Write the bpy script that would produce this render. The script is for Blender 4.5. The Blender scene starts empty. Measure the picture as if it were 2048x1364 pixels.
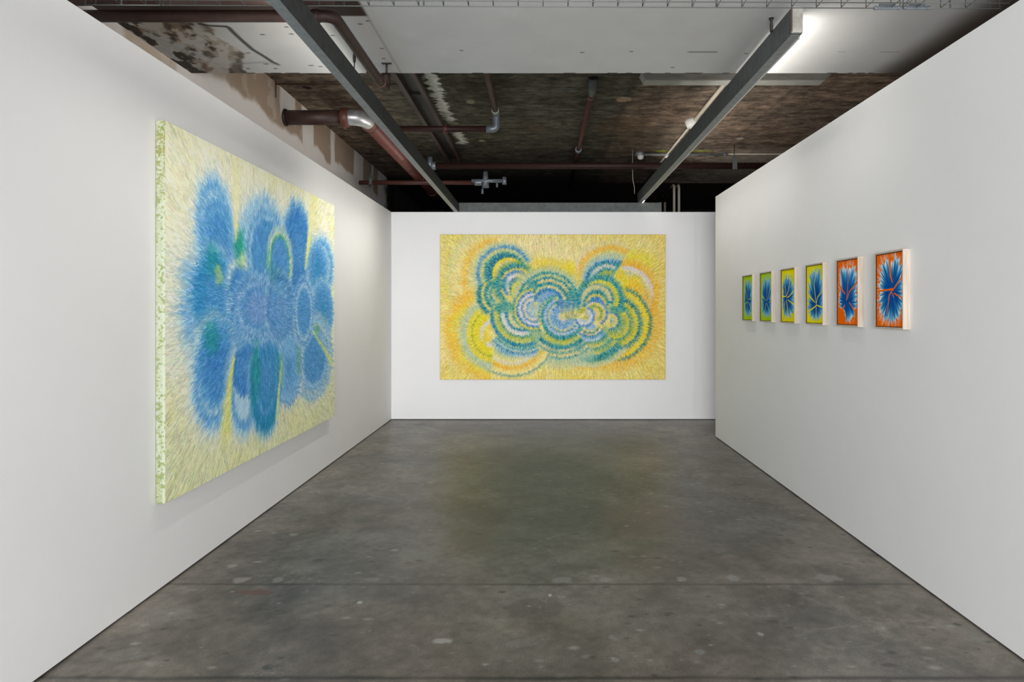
import bpy, bmesh, math, random
import numpy as np
from mathutils import Vector

random.seed(7)
C = bpy.context.scene.collection
F = 1365.0; VX = 1081.5; VY = 619.3; EYE = 1.59

def at(x, y, z):
    """the place at height z that the photograph shows at (x, y)"""
    h = z - EYE
    Y = F * h / (VY - y)
    return Vector(((x - VX) * Y / F, Y, z))

# ------------------------------------------------------------------ colour
def lin(c):
    c = np.asarray(c, dtype=np.float64) / 255.0
    return np.where(c <= 0.04045, c / 12.92, ((c + 0.055) / 1.055) ** 2.4)

def rgba(c, g=1.0):
    l = np.clip(lin(c) * g, 0, 1)
    return (float(l[0]), float(l[1]), float(l[2]), 1.0)

# ------------------------------------------------------------------ noise in numpy
def vn(x, y, seed=0):
    rng = np.random.RandomState(seed)
    T = rng.rand(256, 256)
    xi = np.floor(x).astype(np.int64); yi = np.floor(y).astype(np.int64)
    fx = x - xi; fy = y - yi
    fx = fx * fx * (3 - 2 * fx); fy = fy * fy * (3 - 2 * fy)
    a = T[xi & 255, yi & 255]; b = T[(xi + 1) & 255, yi & 255]
    c = T[xi & 255, (yi + 1) & 255]; d = T[(xi + 1) & 255, (yi + 1) & 255]
    return (a * (1 - fx) + b * fx) * (1 - fy) + (c * (1 - fx) + d * fx) * fy

def fbm(x, y, seed=0, o=4):
    s = 0; a = 0.5; t = 0
    for k in range(o):
        s = s + a * vn(x * 2 ** k, y * 2 ** k, seed + k * 17); t += a; a *= 0.55
    return s / t

def sm(e0, e1, x):
    t = np.clip((x - e0) / (e1 - e0), 0, 1)
    return t * t * (3 - 2 * t)

# ------------------------------------------------------------------ materials
def mat(name, color=(200, 200, 200), rough=0.5, metal=0.0, gain=1.0, spec=0.5,
        noise=None, bump=None, emit=None, attr=False):
    m = bpy.data.materials.new(name); m.use_nodes = True
    nt = m.node_tree; b = nt.nodes['Principled BSDF']
    b.inputs['Roughness'].default_value = rough
    b.inputs['Metallic'].default_value = metal
    b.inputs['Specular IOR Level'].default_value = spec
    tc = nt.nodes.new('ShaderNodeTexCoord')
    src = None
    if attr:
        a = nt.nodes.new('ShaderNodeVertexColor'); a.layer_name = 'Col'
        src = a.outputs['Color']
    else:
        b.inputs['Base Color'].default_value = rgba(color, gain)
    if noise:
        # (scale, stretch vector, low factor, high factor, second colour or None)
        sc, st, lo, hi, c2 = noise
        mp = nt.nodes.new('ShaderNodeMapping'); mp.inputs['Scale'].default_value = st
        nt.links.new(tc.outputs['Object'], mp.inputs['Vector'])
        n = nt.nodes.new('ShaderNodeTexNoise'); n.inputs['Scale'].default_value = sc
        n.inputs['Detail'].default_value = 6; n.inputs['Roughness'].default_value = 0.62
        nt.links.new(mp.outputs[0], n.inputs['Vector'])
        r = nt.nodes.new('ShaderNodeValToRGB')
        r.color_ramp.elements[0].position = 0.32; r.color_ramp.elements[1].position = 0.68
        if c2 is None:
            r.color_ramp.elements[0].color = (lo, lo, lo, 1); r.color_ramp.elements[1].color = (hi, hi, hi, 1)
            mx = nt.nodes.new('ShaderNodeMix'); mx.data_type = 'RGBA'; mx.blend_type = 'MULTIPLY'
            mx.inputs[0].default_value = 1.0
            if src: nt.links.new(src, mx.inputs[6])
            else: mx.inputs[6].default_value = rgba(color, gain)
            nt.links.new(r.outputs[0], mx.inputs[7]); src = mx.outputs[2]
        else:
            r.color_ramp.elements[0].color = rgba(color, gain); r.color_ramp.elements[1].color = rgba(c2, gain)
            src = r.outputs[0]
        nt.links.new(n.outputs['Fac'], r.inputs['Fac'])
    if src: nt.links.new(src, b.inputs['Base Color'])
    if bump:
        sc, stre, dist = bump
        n2 = nt.nodes.new('ShaderNodeTexNoise'); n2.inputs['Scale'].default_value = sc
        n2.inputs['Detail'].default_value = 5
        nt.links.new(tc.outputs['Object'], n2.inputs['Vector'])
        bp = nt.nodes.new('ShaderNodeBump'); bp.inputs['Strength'].default_value = stre
        bp.inputs['Distance'].default_value = dist
        nt.links.new(n2.outputs['Fac'], bp.inputs['Height']); nt.links.new(bp.outputs[0], b.inputs['Normal'])
    if emit:
        b.inputs['Emission Color'].default_value = rgba(emit[0]); b.inputs['Emission Strength'].default_value = emit[1]
    return m

M = {}
M['wall'] = mat('white_wall_paint', (240, 239, 237), 0.55, gain=1.0, spec=0.3, bump=(180, 0.06, 0.002),
                noise=(1.3, (1, 1, 1), 0.975, 1.0, None))
M['gap'] = mat('shadow_gap_dark', (26, 25, 24), 0.8)  # colour holds the dark of the shadow gap under the walls
M['canvas'] = mat('painted_canvas', rough=0.6, attr=True, spec=0.12, bump=(420, 0.25, 0.002))
M['gouache'] = mat('matt_picture_paint', rough=0.8, attr=True, spec=0.03)
M['linen'] = mat('raw_canvas_back', (190, 178, 150), 0.9, noise=(60, (1, 1, 1), 0.85, 1.0, None))
M['ash'] = mat('pale_ash_wood', (180, 164, 146), 0.5, noise=(14, (6, 6, 0.35), 0, 1, (204, 192, 177)), bump=(90, 0.1, 0.001))
M['rebate'] = mat('dark_frame_rebate', (62, 34, 26), 0.7)
M['floor'] = mat('polished_concrete_floor', rough=0.42, attr=True, spec=0.5,
                 noise=(90, (1, 1, 1), 0.78, 1.18, None), bump=(60, 0.12, 0.003))
M['slab'] = mat('raw_concrete_slab', rough=0.85, attr=True, spec=0.2,
                noise=(22, (0.6, 1.6, 1), 0.6, 1.35, None), bump=(30, 0.5, 0.01))
M['soffit'] = mat('painted_soffit', rough=0.7, attr=True, spec=0.3, bump=(40, 0.12, 0.004))
M['plaster'] = mat('patched_plaster', rough=0.85, attr=True, spec=0.2, bump=(25, 0.3, 0.006))
M['dark_wall'] = mat('unlit_raw_wall', (70, 62, 55), 0.9, noise=(5, (1, 1, 1), 0.7, 1.2, None))
M['steel'] = mat('galvanised_steel', (136, 139, 138), 0.5, 0.35, noise=(22, (1, 1, 1), 0.74, 1.12, None))
M['steel_dark'] = mat('dull_grey_steel', (84, 88, 86), 0.6, 0.1, noise=(16, (1, 1, 1), 0.7, 1.15, None))
M['steel_shaded'] = mat('grey_steel_shaded', (60, 62, 61), 0.65, 0.0, spec=0.25, noise=(16, (1, 1, 1), 0.7, 1.15, None))  # beam steel copied darker to hold its shaded side
M['endcap'] = mat('brushed_end_plate', (175, 170, 160), 0.5, 0.3, noise=(30, (1, 1, 1), 0.75, 1.1, None))
M['redpipe'] = mat('red_oxide_pipe_paint', (98, 54, 46), 0.5, noise=(9, (1, 1, 1), 0.72, 1.12, None), spec=0.5)
M['brownpipe'] = mat('dark_brown_pipe_paint', (62, 42, 36), 0.55, noise=(9, (1, 1, 1), 0.7, 1.15, None))
M['dimpipe'] = mat('dim_lit_red_pipe_paint', (74, 40, 33), 0.55, noise=(9, (1, 1, 1), 0.72, 1.12, None), spec=0.4)  # red pipe paint copied darker for pipes in weaker light
M['shadedpipe'] = mat('shaded_red_pipe_paint', (46, 24, 19), 0.6, noise=(9, (1, 1, 1), 0.72, 1.12, None), spec=0.3)  # same red paint darkened further where little daylight reaches
M['foil'] = mat('silver_elbow_metal', (205, 205, 205), 0.38, 0.7, noise=(12, (1, 1, 1), 0.6, 1.05, None))
M['fitting'] = mat('blue_grey_fitting', (118, 124, 130), 0.45, 0.4, noise=(30, (1, 1, 1), 0.7, 1.1, None))
M['conduit'] = mat('cream_conduit', (188, 180, 162), 0.5)
M['black'] = mat('black_iron', (36, 33, 31), 0.6)
M['rust'] = mat('rusty_iron', (84, 58, 46), 0.7)
M['wire'] = mat('zinc_wire', (92, 94, 91), 0.5, 0.1)
M['void'] = mat('unlit_void_black', (20, 18, 17), 0.9)  # blackness of the unlit far space put into the colour
M['white_plastic'] = mat('white_plastic', (210, 208, 202), 0.4)
M['batten'] = mat('old_batten_enamel', (168, 168, 160), 0.5, noise=(5, (1.5, 8, 8), 0.75, 1.12, None))
M['lamp'] = mat('lit_tube', (255, 250, 240), 0.4, emit=((255, 248, 238), 6.0))

# ------------------------------------------------------------------ objects
def link(name, me, m=None, parent=None):
    o = bpy.data.objects.new(name, me); C.objects.link(o)
    if m is not None and me is not None: me.materials.append(m)
    if parent is not None:
        o.parent = parent
        o.location = -parent.location
    return o

def tag(o, label, cat, group=None, kind=None):
    if label: o['label'] = label
    if cat: o['category'] = cat
    if group: o['group'] = group
    if kind: o['kind'] = kind
    return o

def thing(name, loc, label, cat, group=None):
    o = bpy.data.objects.new(name, None); C.objects.link(o); o.location = loc
    o.empty_display_size = 0.05
    return tag(o, label, cat, group)

class MB:
    def __init__(s): s.v = []; s.f = []; s.sm = []
    def add(s, vs, fs, smooth=False):
        n = len(s.v); s.v += [tuple(v) for v in vs]
        s.f += [tuple(i + n for i in f) for f in fs]; s.sm += [smooth] * len(fs)
        return s
    def box(s, a, b):
        x0, y0, z0 = a; x1, y1, z1 = b
        vs = [(x0,y0,z0),(x1,y0,z0),(x1,y1,z0),(x0,y1,z0),(x0,y0,z1),(x1,y0,z1),(x1,y1,z1),(x0,y1,z1)]
        return s.add(vs, [(3,2,1,0),(4,5,6,7),(0,1,5,4),(1,2,6,5),(2,3,7,6),(3,0,4,7)])
    def tube(s, pts, r, n=18, cap=True, rs=None):
        pts = [Vector(p) for p in pts]
        t0 = (pts[1] - pts[0]).normalized()
        up = Vector((0, 0, 1)) if abs(t0.z) < 0.9 else Vector((1, 0, 0))
        nn = t0.cross(up).normalized()
        vs = []; fs = []
        for i, p in enumerate(pts):
            if i == 0: t = t0
            elif i == len(pts) - 1: t = (pts[i] - pts[i-1]).normalized()
            else: t = ((pts[i+1] - pts[i]).normalized() + (pts[i] - pts[i-1]).normalized()).normalized()
            nn = (nn - t * nn.dot(t)).normalized(); bb = t.cross(nn)
            rr = rs[i] if rs else r
            for k in range(n):
                a = 2 * math.pi * k / n
                vs.append(p + (nn * math.cos(a) + bb * math.sin(a)) * rr)
        for i in range(len(pts) - 1):
            for k in range(n):
                k2 = (k + 1) % n
                fs.append((i*n+k, i*n+k2, (i+1)*n+k2, (i+1)*n+k))
        s.add(vs, fs, True)
        if cap:
            m = len(s.v) - len(vs)
            s.f.append(tuple(m + k for k in range(n))[::-1]); s.sm.append(False)
            e = m + (len(pts) - 1) * n
            s.f.append(tuple(e + k for k in range(n))); s.sm.append(False)
        return s
    def build(s, name, m=None, parent=None, bevel=0):
        me = bpy.data.meshes.new(name); me.from_pydata(s.v, [], s.f)
        me.polygons.foreach_set('use_smooth', s.sm); me.update()
        bm = bmesh.new(); bm.from_mesh(me); bmesh.ops.recalc_face_normals(bm, faces=bm.faces)
        bm.to_mesh(me); bm.free()
        o = link(name, me, m, parent)
        if bevel:
            md = o.modifiers.new('bevel', 'BEVEL'); md.width = bevel; md.segments = 2; md.limit_method = 'ANGLE'
        return o

def bend(pts, r, n=7):
    """rounds the corners of a polyline"""
    pts = [Vector(p) for p in pts]; out = [pts[0]]
    for i in range(1, len(pts) - 1):
        a = (pts[i-1] - pts[i]).normalized(); b = (pts[i+1] - pts[i]).normalized()
        p0 = pts[i] + a * r; p2 = pts[i] + b * r
        for k in range(n + 1):
            t = k / n
            out.append(p0 * (1-t)**2 + pts[i] * 2*t*(1-t) + p2 * t*t)
    out.append(pts[-1]); return out

def grid_mesh(name, o, du, dv, nu, nv, col, flip=False, co=None):
    """flat grid from corner o along du, dv carrying a colour per vertex; col is (nv, nu, 3) linear"""
    o = np.array(o, float); du = np.array(du, float); dv = np.array(dv, float)
    U, V = np.meshgrid(np.linspace(0, 1, nu), np.linspace(0, 1, nv))
    if co is None: co = o + U[..., None] * du + V[..., None] * dv
    idx = np.arange(nu * nv).reshape(nv, nu)
    a = idx[:-1, :-1]; b = idx[:-1, 1:]; c = idx[1:, 1:]; d = idx[1:, :-1]
    q = np.stack([a, d, c, b] if flip else [a, b, c, d], -1).reshape(-1, 4)
    me = bpy.data.meshes.new(name)
    nf = len(q)
    me.vertices.add(nu * nv); me.vertices.foreach_set('co', co.astype(np.float32).ravel())
    me.loops.add(nf * 4); me.loops.foreach_set('vertex_index', q.astype(np.int32).ravel())
    me.polygons.add(nf)
    me.polygons.foreach_set('loop_start', np.arange(0, nf * 4, 4, dtype=np.int32))
    me.update(calc_edges=True)
    at_ = me.color_attributes.new('Col', 'FLOAT_COLOR', 'POINT')
    cc = np.ones((nv * nu, 4), np.float32); cc[:, :3] = np.clip(col.reshape(-1, 3), 0, 1)
    at_.data.foreach_set('color', cc.ravel())
    return me

def struct(name, o, **k):
    o['kind'] = 'structure'; return o

# ================================================================== THE ROOM
XL, XR = -2.158, 2.182
ZB = 9.856; ZR = 8.521
TOP = 3.0; SOF = 3.35; SLAB = 3.82
XW = -2.6
NEAR = -3.0; BACKF = -6.5
GAP = 0.010

def wall(name, a, b):
    m = MB(); m.box((a[0], a[1], GAP), (b[0], b[1], TOP)); return struct(name, m.build(name, M['wall']))
wall('wall_left', (XL - 0.1, NEAR), (XL, ZB + 0.1))
wall('wall_right', (XR, NEAR), (XR + 0.11, ZR))
wall('wall_back', (XL, ZB), (3.7, ZB + 0.1))
for nm, a, b in (('shadow_gap_left', (XL - 0.09, NEAR), (XL - 0.008, ZB + 0.09)),
                 ('shadow_gap_right', (XR + 0.008, NEAR), (XR + 0.10, ZR - 0.008)),
                 ('shadow_gap_back', (XL + 0.0, ZB + 0.008), (3.7, ZB + 0.09))):
    struct(nm, MB().box((a[0], a[1], 0), (b[0], b[1], GAP)).build(nm, M['gap']))  # added dark strip filling the shadow gap at the wall base

# ---- floor : worn concrete, its stains and repairs
fx0, fx1, fy0, fy1 = -2.8, 4.6, BACKF, 15.2
gx = np.concatenate([[fx0], np.linspace(-2.3, 2.35, 520), np.linspace(2.4, fx1, 30)])
gy = np.concatenate([np.linspace(fy0, 2.5, 60), np.linspace(2.51, 5.0, 330), np.linspace(5.012, 10.0, 380), np.linspace(10.1, fy1, 30)])
nu, nv = len(gx), len(gy)
U, V = np.meshgrid(gx, gy)
base = np.array([98, 95, 89.0])
n1 = fbm(U * 1.1, V * 1.1, 3, 5); n2 = fbm(U * 5, V * 5, 31, 4); n3 = fbm(U * 0.8 + 9, V * 0.7, 77, 3)
n4 = fbm(U * 24, V * 24, 91, 3)
g = 1 + (n1 - 0.5) * 0.55 + (n2 - 0.5) * 0.38 + (n4 - 0.5) * 0.32
col = base * g[..., None]
scr = sm(0.025, 0.0, np.abs(fbm(U * 2.2, V * 2.6, 95, 5) - 0.5)) * sm(0.5, 0.65, fbm(U * 1.7, V * 1.7, 96, 3))
col = col * (1 + scr * 0.16)[..., None]
# dust and wall reflection painted in at both sides, dark ceiling reflection mid-floor
side = sm(1.1, 2.1, np.abs(U) + (n2 - 0.5) * 0.9)[..., None]
col = col * (1 + side * 0.13)
col = col * (1 - (sm(1.3, 0.3, np.hypot((U - 0.1) / 1.1, (V - 6.2) / 2.8) + (n1 - 0.5) * 1.1) * 0.13)[..., None] * np.array([1.0, 0.9, 1.15]))
warm = sm(0.45, 0.62, n3)[..., None]
col = col * (1 - warm * np.array([-0.03, 0.0, 0.03])) 
def fspot(x, y, rx, ry, c, a=0.8, ragged=0.5):
    global col
    Y = F * EYE / (y - VY); s = F / Y
    X = (x - VX) / s; RX = rx / s; RY = ry * Y * Y / (F * EYE)
    d = np.sqrt(((U - X) / RX) ** 2 + ((V - Y) / RY) ** 2) + (fbm(U * 22, V * 22, int(x), 3) - 0.5) * ragged * 2
    k = (sm(1.15, 0.75, d) * a)[..., None]
    col = col * (1 - k) + np.array(c, float) * k
for p in [(480,1160,15,6,(140,137,130)), (555,1160,11,5,(125,123,116)), (745,1160,14,4,(125,124,118)),
          (1125,1160,20,6,(132,131,128)), (1213,1159,13,5,(142,141,138)), (1365,1158,11,5,(140,138,134)),
          (1465,1155,12,6,(142,141,137)), (1655,1156,30,8,(135,131,125)), (885,1282,22,6,(165,164,158)),
          (464,1132,12,4,(140,138,130)), (586,1069,9,2.5,(145,143,135)), (840,1112,40,9,(118,117,110),0.6),
          (1040,1287,40,9,(120,119,113),0.5), (505,1185,40,6,(92,62,58),0.75,0.7), (842,849,11,2,(70,68,60)),
          (1040,1080,28,5,(66,65,59),0.6), (1420,1110,30,6,(86,80,73),0.7), (1480,1083,22,4,(78,72,66),0.6),
          (730,1040,22,6,(78,77,71),0.6), (930,1080,45,26,(92,82,66),0.3,0.2), (1290,1040,90,36,(98,84,78),0.45,0.3),
          (1290,1120,60,30,(100,88,80),0.35,0.3), (1070,1215,60,22,(74,72,66),0.4,0.5), (1720,1075,80,20,(128,118,108),0.35,0.3),
          (1980,1270,60,22,(122,124,116),0.4,0.5), (340,1230,50,14,(132,130,124),0.4,0.6), (250,1310,60,14,(134,132,126),0.4,0.6),
          (620,1010,30,5,(125,121,113),0.5,0.5), (450,1360,200,5,(88,80,72),0.5,0.4), (790,1100,8,3,(150,148,140)),
          (1100,1190,4,3,(190,190,186)), (720,1205,5,3,(190,190,186)), (1230,1320,10,5,(135,133,128)),
          (535,1335,10,5,(66,65,60)), (1545,1243,12,4,(68,64,60)), (1780,1330,16,4,(72,69,66)), (1915,1249,8,3,(66,62,60)),
          (1520,1268,6,4,(165,168,165),0.7), (1400,1305,10,6,(128,134,130),0.6,0.8), (1227,1275,9,5,(140,136,132),0.6,0.8),
          (980,1075,60,18,(84,84,76),0.5,0.4), (1190,1140,8,3,(128,122,112),0.6), (700,1130,60,25,(80,79,73),0.4,0.5)]:
    fspot(*p)
rs_ = np.random.RandomState(33)
for k_ in range(900):
    x_ = rs_.uniform(-2.15, 2.17); y_ = 2.7 + 7.0 * rs_.rand() ** 1.5
    r_ = 0.005 + 0.014 * rs_.rand() ** 3; light_ = rs_.rand() < 0.55
    ix = np.searchsorted(gx, [x_ - 2.2 * r_ - .01, x_ + 2.2 * r_ + .01]); iy = np.searchsorted(gy, [y_ - 2.2 * r_ - .01, y_ + 2.2 * r_ + .01])
    sl_ = (slice(iy[0], iy[1] + 1), slice(ix[0], ix[1] + 1))
    kk = np.clip(1.4 - np.hypot((U[sl_] - x_) / (1.6 * r_), (V[sl_] - y_) / r_), 0, 1)[..., None] * rs_.uniform(0.25, 0.8)
    col[sl_] = col[sl_] * (1 - kk) + (np.array([158, 157, 150.0]) if light_ else np.array([52, 49, 45.0])) * kk
# saw-cut joints
for Y0, w, a in ((3.95, 0.012, 0.45), (2.945, 0.014, 0.5)):
    k = np.exp(-((V - Y0 - (fbm(U * 3, U * 0, 5) - 0.5) * 0.02) / w) ** 2)[..., None] * a * (0.4 + 0.6 * fbm(U * 4, U * 0, 8)[..., None])
    col = col * (1 - k)
me = grid_mesh('floor', (fx0, fy0, 0), (fx1 - fx0, 0, 0), (0, fy1 - fy0, 0), nu, nv, lin(np.clip(col, 0, 255)) * 1.14, co=np.stack([U, V, U * 0], -1))
struct('floor', link('floor', me, M['floor']))

# ---- ceiling slab (raw concrete) ; seen from below
nu, nv = 560, 960
sx0, sx1, sy0, sy1 = XW, 4.6, 5.07, 15.2
U, V = np.meshgrid(np.linspace(sx0, sx1, nu), np.linspace(sy0, sy1, nv))
st = fbm(U * 3.0, V * 20, 11, 5); st2 = fbm(U * 9, V * 12, 12, 5); st3 = fbm(U * 1.2, V * 0.9, 13, 3)
ridge = sm(0.035, 0.0, np.abs(fbm(U * 1.6, V * 15, 15, 5) - 0.5)) * 0.35 + sm(0.03, 0.0, np.abs(fbm(U * 5, V * 6, 16, 5) - 0.5)) * 0.2
g = (1 + (st - 0.5) * 0.6 + (st2 - 0.5) * 0.8) * (1 - ridge)
cA = np.array([84, 79, 68.0]); cB = np.array([128, 108, 92.0])
k = (sm(0.80, 1.05, U + (fbm(U * 3, V * 3, 4) - 0.5) * 0.3) * (0.55 + 0.45 * sm(0.4, 0.6, st3)))[..., None]
k2 = (sm(-1.55, -1.9, U) * 0.6)[..., None]
k = np.maximum(k, k2)
col = (cA * (1 - k) + cB * k) * g[..., None]
def blend(mask, c):
    global col
    m_ = mask[..., None]; col = col * (1 - m_) + np.array(c, float) * m_
# casting joints running away from us
for X0, a, w in ((0.91, 0.35, 0.035), (0.10, 0.22, 0.008), (0.16, 0.12, 0.006), (2.55, 0.25, 0.02)):
    kk = np.exp(-((U - X0 - (fbm(V * 1.5, V * 0, 6) - 0.5) * 0.05) / w) ** 2) * a
    blend(kk, (50, 45, 38))
# remnants of white plaster in a line
for X0, w, lo in ((-1.045, 0.07, 0.30),):
    d = np.abs(U - X0 - (fbm(V * 2.0, V * 0, 21) - 0.5) * 0.10)
    rag = fbm(U * 14, V * 34, 23, 3)
    kk = sm(1.0, 0.6, d / w + (rag - 0.5) * 1.9) * sm(lo - 0.08, lo + 0.05, fbm(V * 1.6, V * 0 + 3, 22)) * (V < 9.2)
    blend(kk * 0.95, (226, 224, 216))
# loose pale spots
def cspot(x, y, rx, ry, c, a=0.9):
    h = SLAB - EYE; Y = F * h / (VY - y); s = F / Y
    X = (x - VX) / s; RX = rx / s; RY = ry * Y * Y / (F * h)
    d = np.sqrt(((U - X) / RX) ** 2 + ((V - Y) / RY) ** 2) + (fbm(U * 18, V * 18, int(x), 3) - 0.5) * 1.0
    blend(sm(1.15, 0.8, d) * a, c)
for p in [(1246,199,14,5,(170,142,118)), (941,204,10,3.5,(150,145,125)), (965,282,8,2,(160,152,120)), (614,175,9,4,(22,20,18)),
          (1125,181,30,5,(108,108,102),0.5), (1150,172,18,3,(108,108,102),0.5), (763,318,4,2,(150,145,135)), (706,274,5,3,(150,120,108)),
          (1480,277,9,2,(170,160,145)), (1323,302,18,2,(120,130,30),0.9), (1400,302,22,2,(120,130,30),0.9), (864,281,8,2,(120,116,100)),
          (1096,347,8,1.5,(128,126,110)), (1190,349,12,1.5,(120,116,100)), (1250,255,60,20,(98,74,56),0.4), (1060,255,30,12,(84,66,50),0.4),
          (1425,343,70,12,(165,148,130),0.55), (1490,318,50,8,(170,155,138),0.55), (1330,350,70,9,(125,115,98),0.4)]:
    cspot(*p)
blend(sm(9.2, 9.8, V) * sm(1.7, 3.2, U + (st2 - .5) * 1.6) * 0.75, (214, 200, 184))  # paler concrete plus light spilling over the right partition, painted in
blend(sm(12.02, 12.06, V) * 0.9, (44, 34, 29)); blend(sm(10.6, 12.2, V) * sm(2.2, 0.2, U) * 0.92, (14, 12, 11))  # unlit depth painted into the slab, blackest toward the left
me = grid_mesh('ceiling', (sx0, sy0, SLAB), (sx1 - sx0, 0, 0), (0, sy1 - sy0, 0), nu, nv, lin(np.clip(col, 0, 255)), flip=True)
ceil = struct('ceiling', link('ceiling', me, M['slab']))
struct('ceiling', MB().box((sx0 - 0.2, BACKF, SLAB + 0.01), (sx1 + 0.2, sy1 + 0.2, SLAB + 0.15)).build('ceiling', M['dark_wall']))

# ---- wide dropped beam, painted white underneath, ragged plaster on the left
nu, nv = 760, 330
bx0, bx1, by0, by1 = XW, 4.6, 2.6, 5.08
U, V = np.meshgrid(np.linspace(bx0, bx1, nu), np.linspace(by0, by1, nv))
col = np.zeros(U.shape + (3,)) + np.array([199, 198, 195.0])
col *= (1 + (fbm(U * 6, V * 6, 41, 3) - 0.5) * 0.05)[..., None]
# left of the board joint the paint is thinner
blend(sm(-1.03, -1.06, U) * sm(-1.9, -1.2, U) * 0.10, (205, 200, 190))
blend(np.exp(-((U + 1.04) / 0.006) ** 2) * 0.55, (120, 118, 112))
# white fading out to brown beyond the right partition
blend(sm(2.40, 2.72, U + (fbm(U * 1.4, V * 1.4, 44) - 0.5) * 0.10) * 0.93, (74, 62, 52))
# damaged patch
edge = -2.07 + (fbm(V * 5, U * 2, 47, 4) - 0.5) * 0.22 - sm(4.75, 5.0, V) * 0.10
dm = sm(0.012, -0.012, U - edge) * (V > 4.02)
p1 = fbm(U * 7, V * 3.2, 51, 5); p2 = fbm(U * 12 + V * 6, V * 5, 52, 5); p3 = fbm(U * 5 - V * 3, V * 4, 57, 4)
dc = np.zeros(col.shape) + np.array([168, 158, 144.0])
def mixc(dc, mk, c): mk = mk[..., None]; return dc * (1 - mk) + np.array(c, float) * mk
dc = mixc(dc, sm(0.50, 0.54, p1) * 0.85, (140, 116, 96))
dc = mixc(dc, sm(0.53, 0.55, p3) * 0.85, (182, 184, 182))
dc = mixc(dc, sm(0.57, 0.60, p2) * 0.7, (104, 95, 86))
p4 = fbm(U * 16, V * 8, 58, 5)
dc = mixc(dc, sm(0.63, 0.65, p4) * 0.9, (70, 60, 54))
dc = mixc(dc, sm(0.46, 0.42, p2) * 0.85, (196, 192, 184))
ew = np.exp(-((U - edge + 0.03) / 0.035) ** 2) * sm(0.42, 0.5, p4)
dc = mixc(dc, ew * 0.8, (104, 96, 86))
near_wall = sm(-2.44, -2.50, U + (p1 - 0.5) * 0.2)
dc = mixc(dc, near_wall * sm(0.50, 0.54, p4), (52, 46, 42))
dc = mixc(dc, near_wall * sm(0.46, 0.42, p4), (170, 172, 172))
dc = mixc(dc, sm(0.05, 0.02, np.abs(U + 2.31 + (p1 - .5) * .1)) * sm(0.45, 0.55, p2) * 0.8, (90, 80, 72))
col = col * (1 - dm[..., None]) + dc * dm[..., None]
# dark smear that bends across the white boards, and fixing holes
def smear(pts, w, c, a):
    P_ = [at(x, y, SOF) for x, y in pts]
    d = np.full(U.shape, 9.0)
    for p, q in zip(P_[:-1], P_[1:]):
        ax, ay = p.x, p.y; bx, by = q.x - p.x, q.y - p.y
        t = np.clip(((U - ax) * bx + (V - ay) * by) / (bx * bx + by * by), 0, 1)
        d = np.minimum(d, np.hypot(U - ax - t * bx, V - ay - t * by))
    blend(sm(1.3, 0.35, d / w) * a, c)
smear([(400,48),(420,51.5),(453,53),(458,56),(470,68),(484,81),(505,99),(530,114),(545,124),(556,129)], 0.017, (58, 55, 52), 0.85)
smear([(470,128),(530,124),(556,130)], 0.02, (150, 150, 150), 0.5)
for x, y, r in ((525,69,2.2),(583,68,2),(641,133,2.4),(622,131,3),(532,128,3),(551,137,2),(496,137,2),(573,54,1.5),(496,106,2),(494,42,1.6),
                (720,48,2.2),(764,97,1.4),(767,117,2),(665,71,1.2),(735,42,1.2),(923,101,1.2),(1164,105,2),(1263,103,1.5),(1492,107,1.6),(1345,135,1.2)):
    smear([(x - r, y), (x + r, y)], 0.010, (70, 66, 62), 0.8)
smear([(1378,104),(1432,104)], 0.012, (96, 94, 90), 0.75)
smear([(1760,104),(1800,104)], 0.006, (130, 126, 120), 0.6)
smear([(1675,103),(1692,104.5)], 0.005, (130, 126, 120), 0.6)
blend(sm(4.10, 4.08, V) * sm(-1.03, -1.05, U), (62, 48, 42))
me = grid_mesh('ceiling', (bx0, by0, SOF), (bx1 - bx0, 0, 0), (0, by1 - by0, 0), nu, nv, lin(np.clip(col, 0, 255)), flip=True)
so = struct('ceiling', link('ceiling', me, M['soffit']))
mb = MB().box((bx0, by0, SOF + 0.004), (bx1, by1, SLAB + 0.009))
mb.build('beam_side', M['dark_wall'], so)
# broken lumps of plaster along the lower edge of the beam
rg = MB(); x = bx0 + 0.3
while x < 3.6:
    w = random.uniform(0.03, 0.16); d = random.uniform(0.004, 0.014)
    if random.random() < 0.6:
        rg.add([(x, by1 - 0.01, SOF - 0.001), (x + w, by1 - 0.01, SOF - 0.001), (x + w * 0.8, by1 + d, SOF), (x + w * 0.2, by1 + d * 0.6, SOF),
                (x, by1 - 0.01, SOF + 0.02), (x + w, by1 - 0.01, SOF + 0.02), (x + w * 0.8, by1 + d, SOF + 0.02), (x + w * 0.2, by1 + d * 0.6, SOF + 0.02)],
               [(3,2,1,0),(4,5,6,7),(0,1,5,4),(1,2,6,5),(2,3,7,6),(3,0,4,7)])
    x += w + random.uniform(0.0, 0.12)
rg.build('plaster_edge', M['dark_wall'], so)

# ---- building wall behind the left partition
nu, nv = 760, 130
wy0, wy1, wz0, wz1 = 2.6, 12.14, 2.55, SLAB
U, V = np.meshgrid(np.linspace(wy0, wy1, nu), np.linspace(wz0, wz1, nv))
col = np.zeros(U.shape + (3,)) + np.array([236, 229, 223.0])
q1 = fbm(U * 1.3, V * 2.2, 61, 4); q2 = fbm(U * 5, V * 5, 62, 4)
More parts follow.
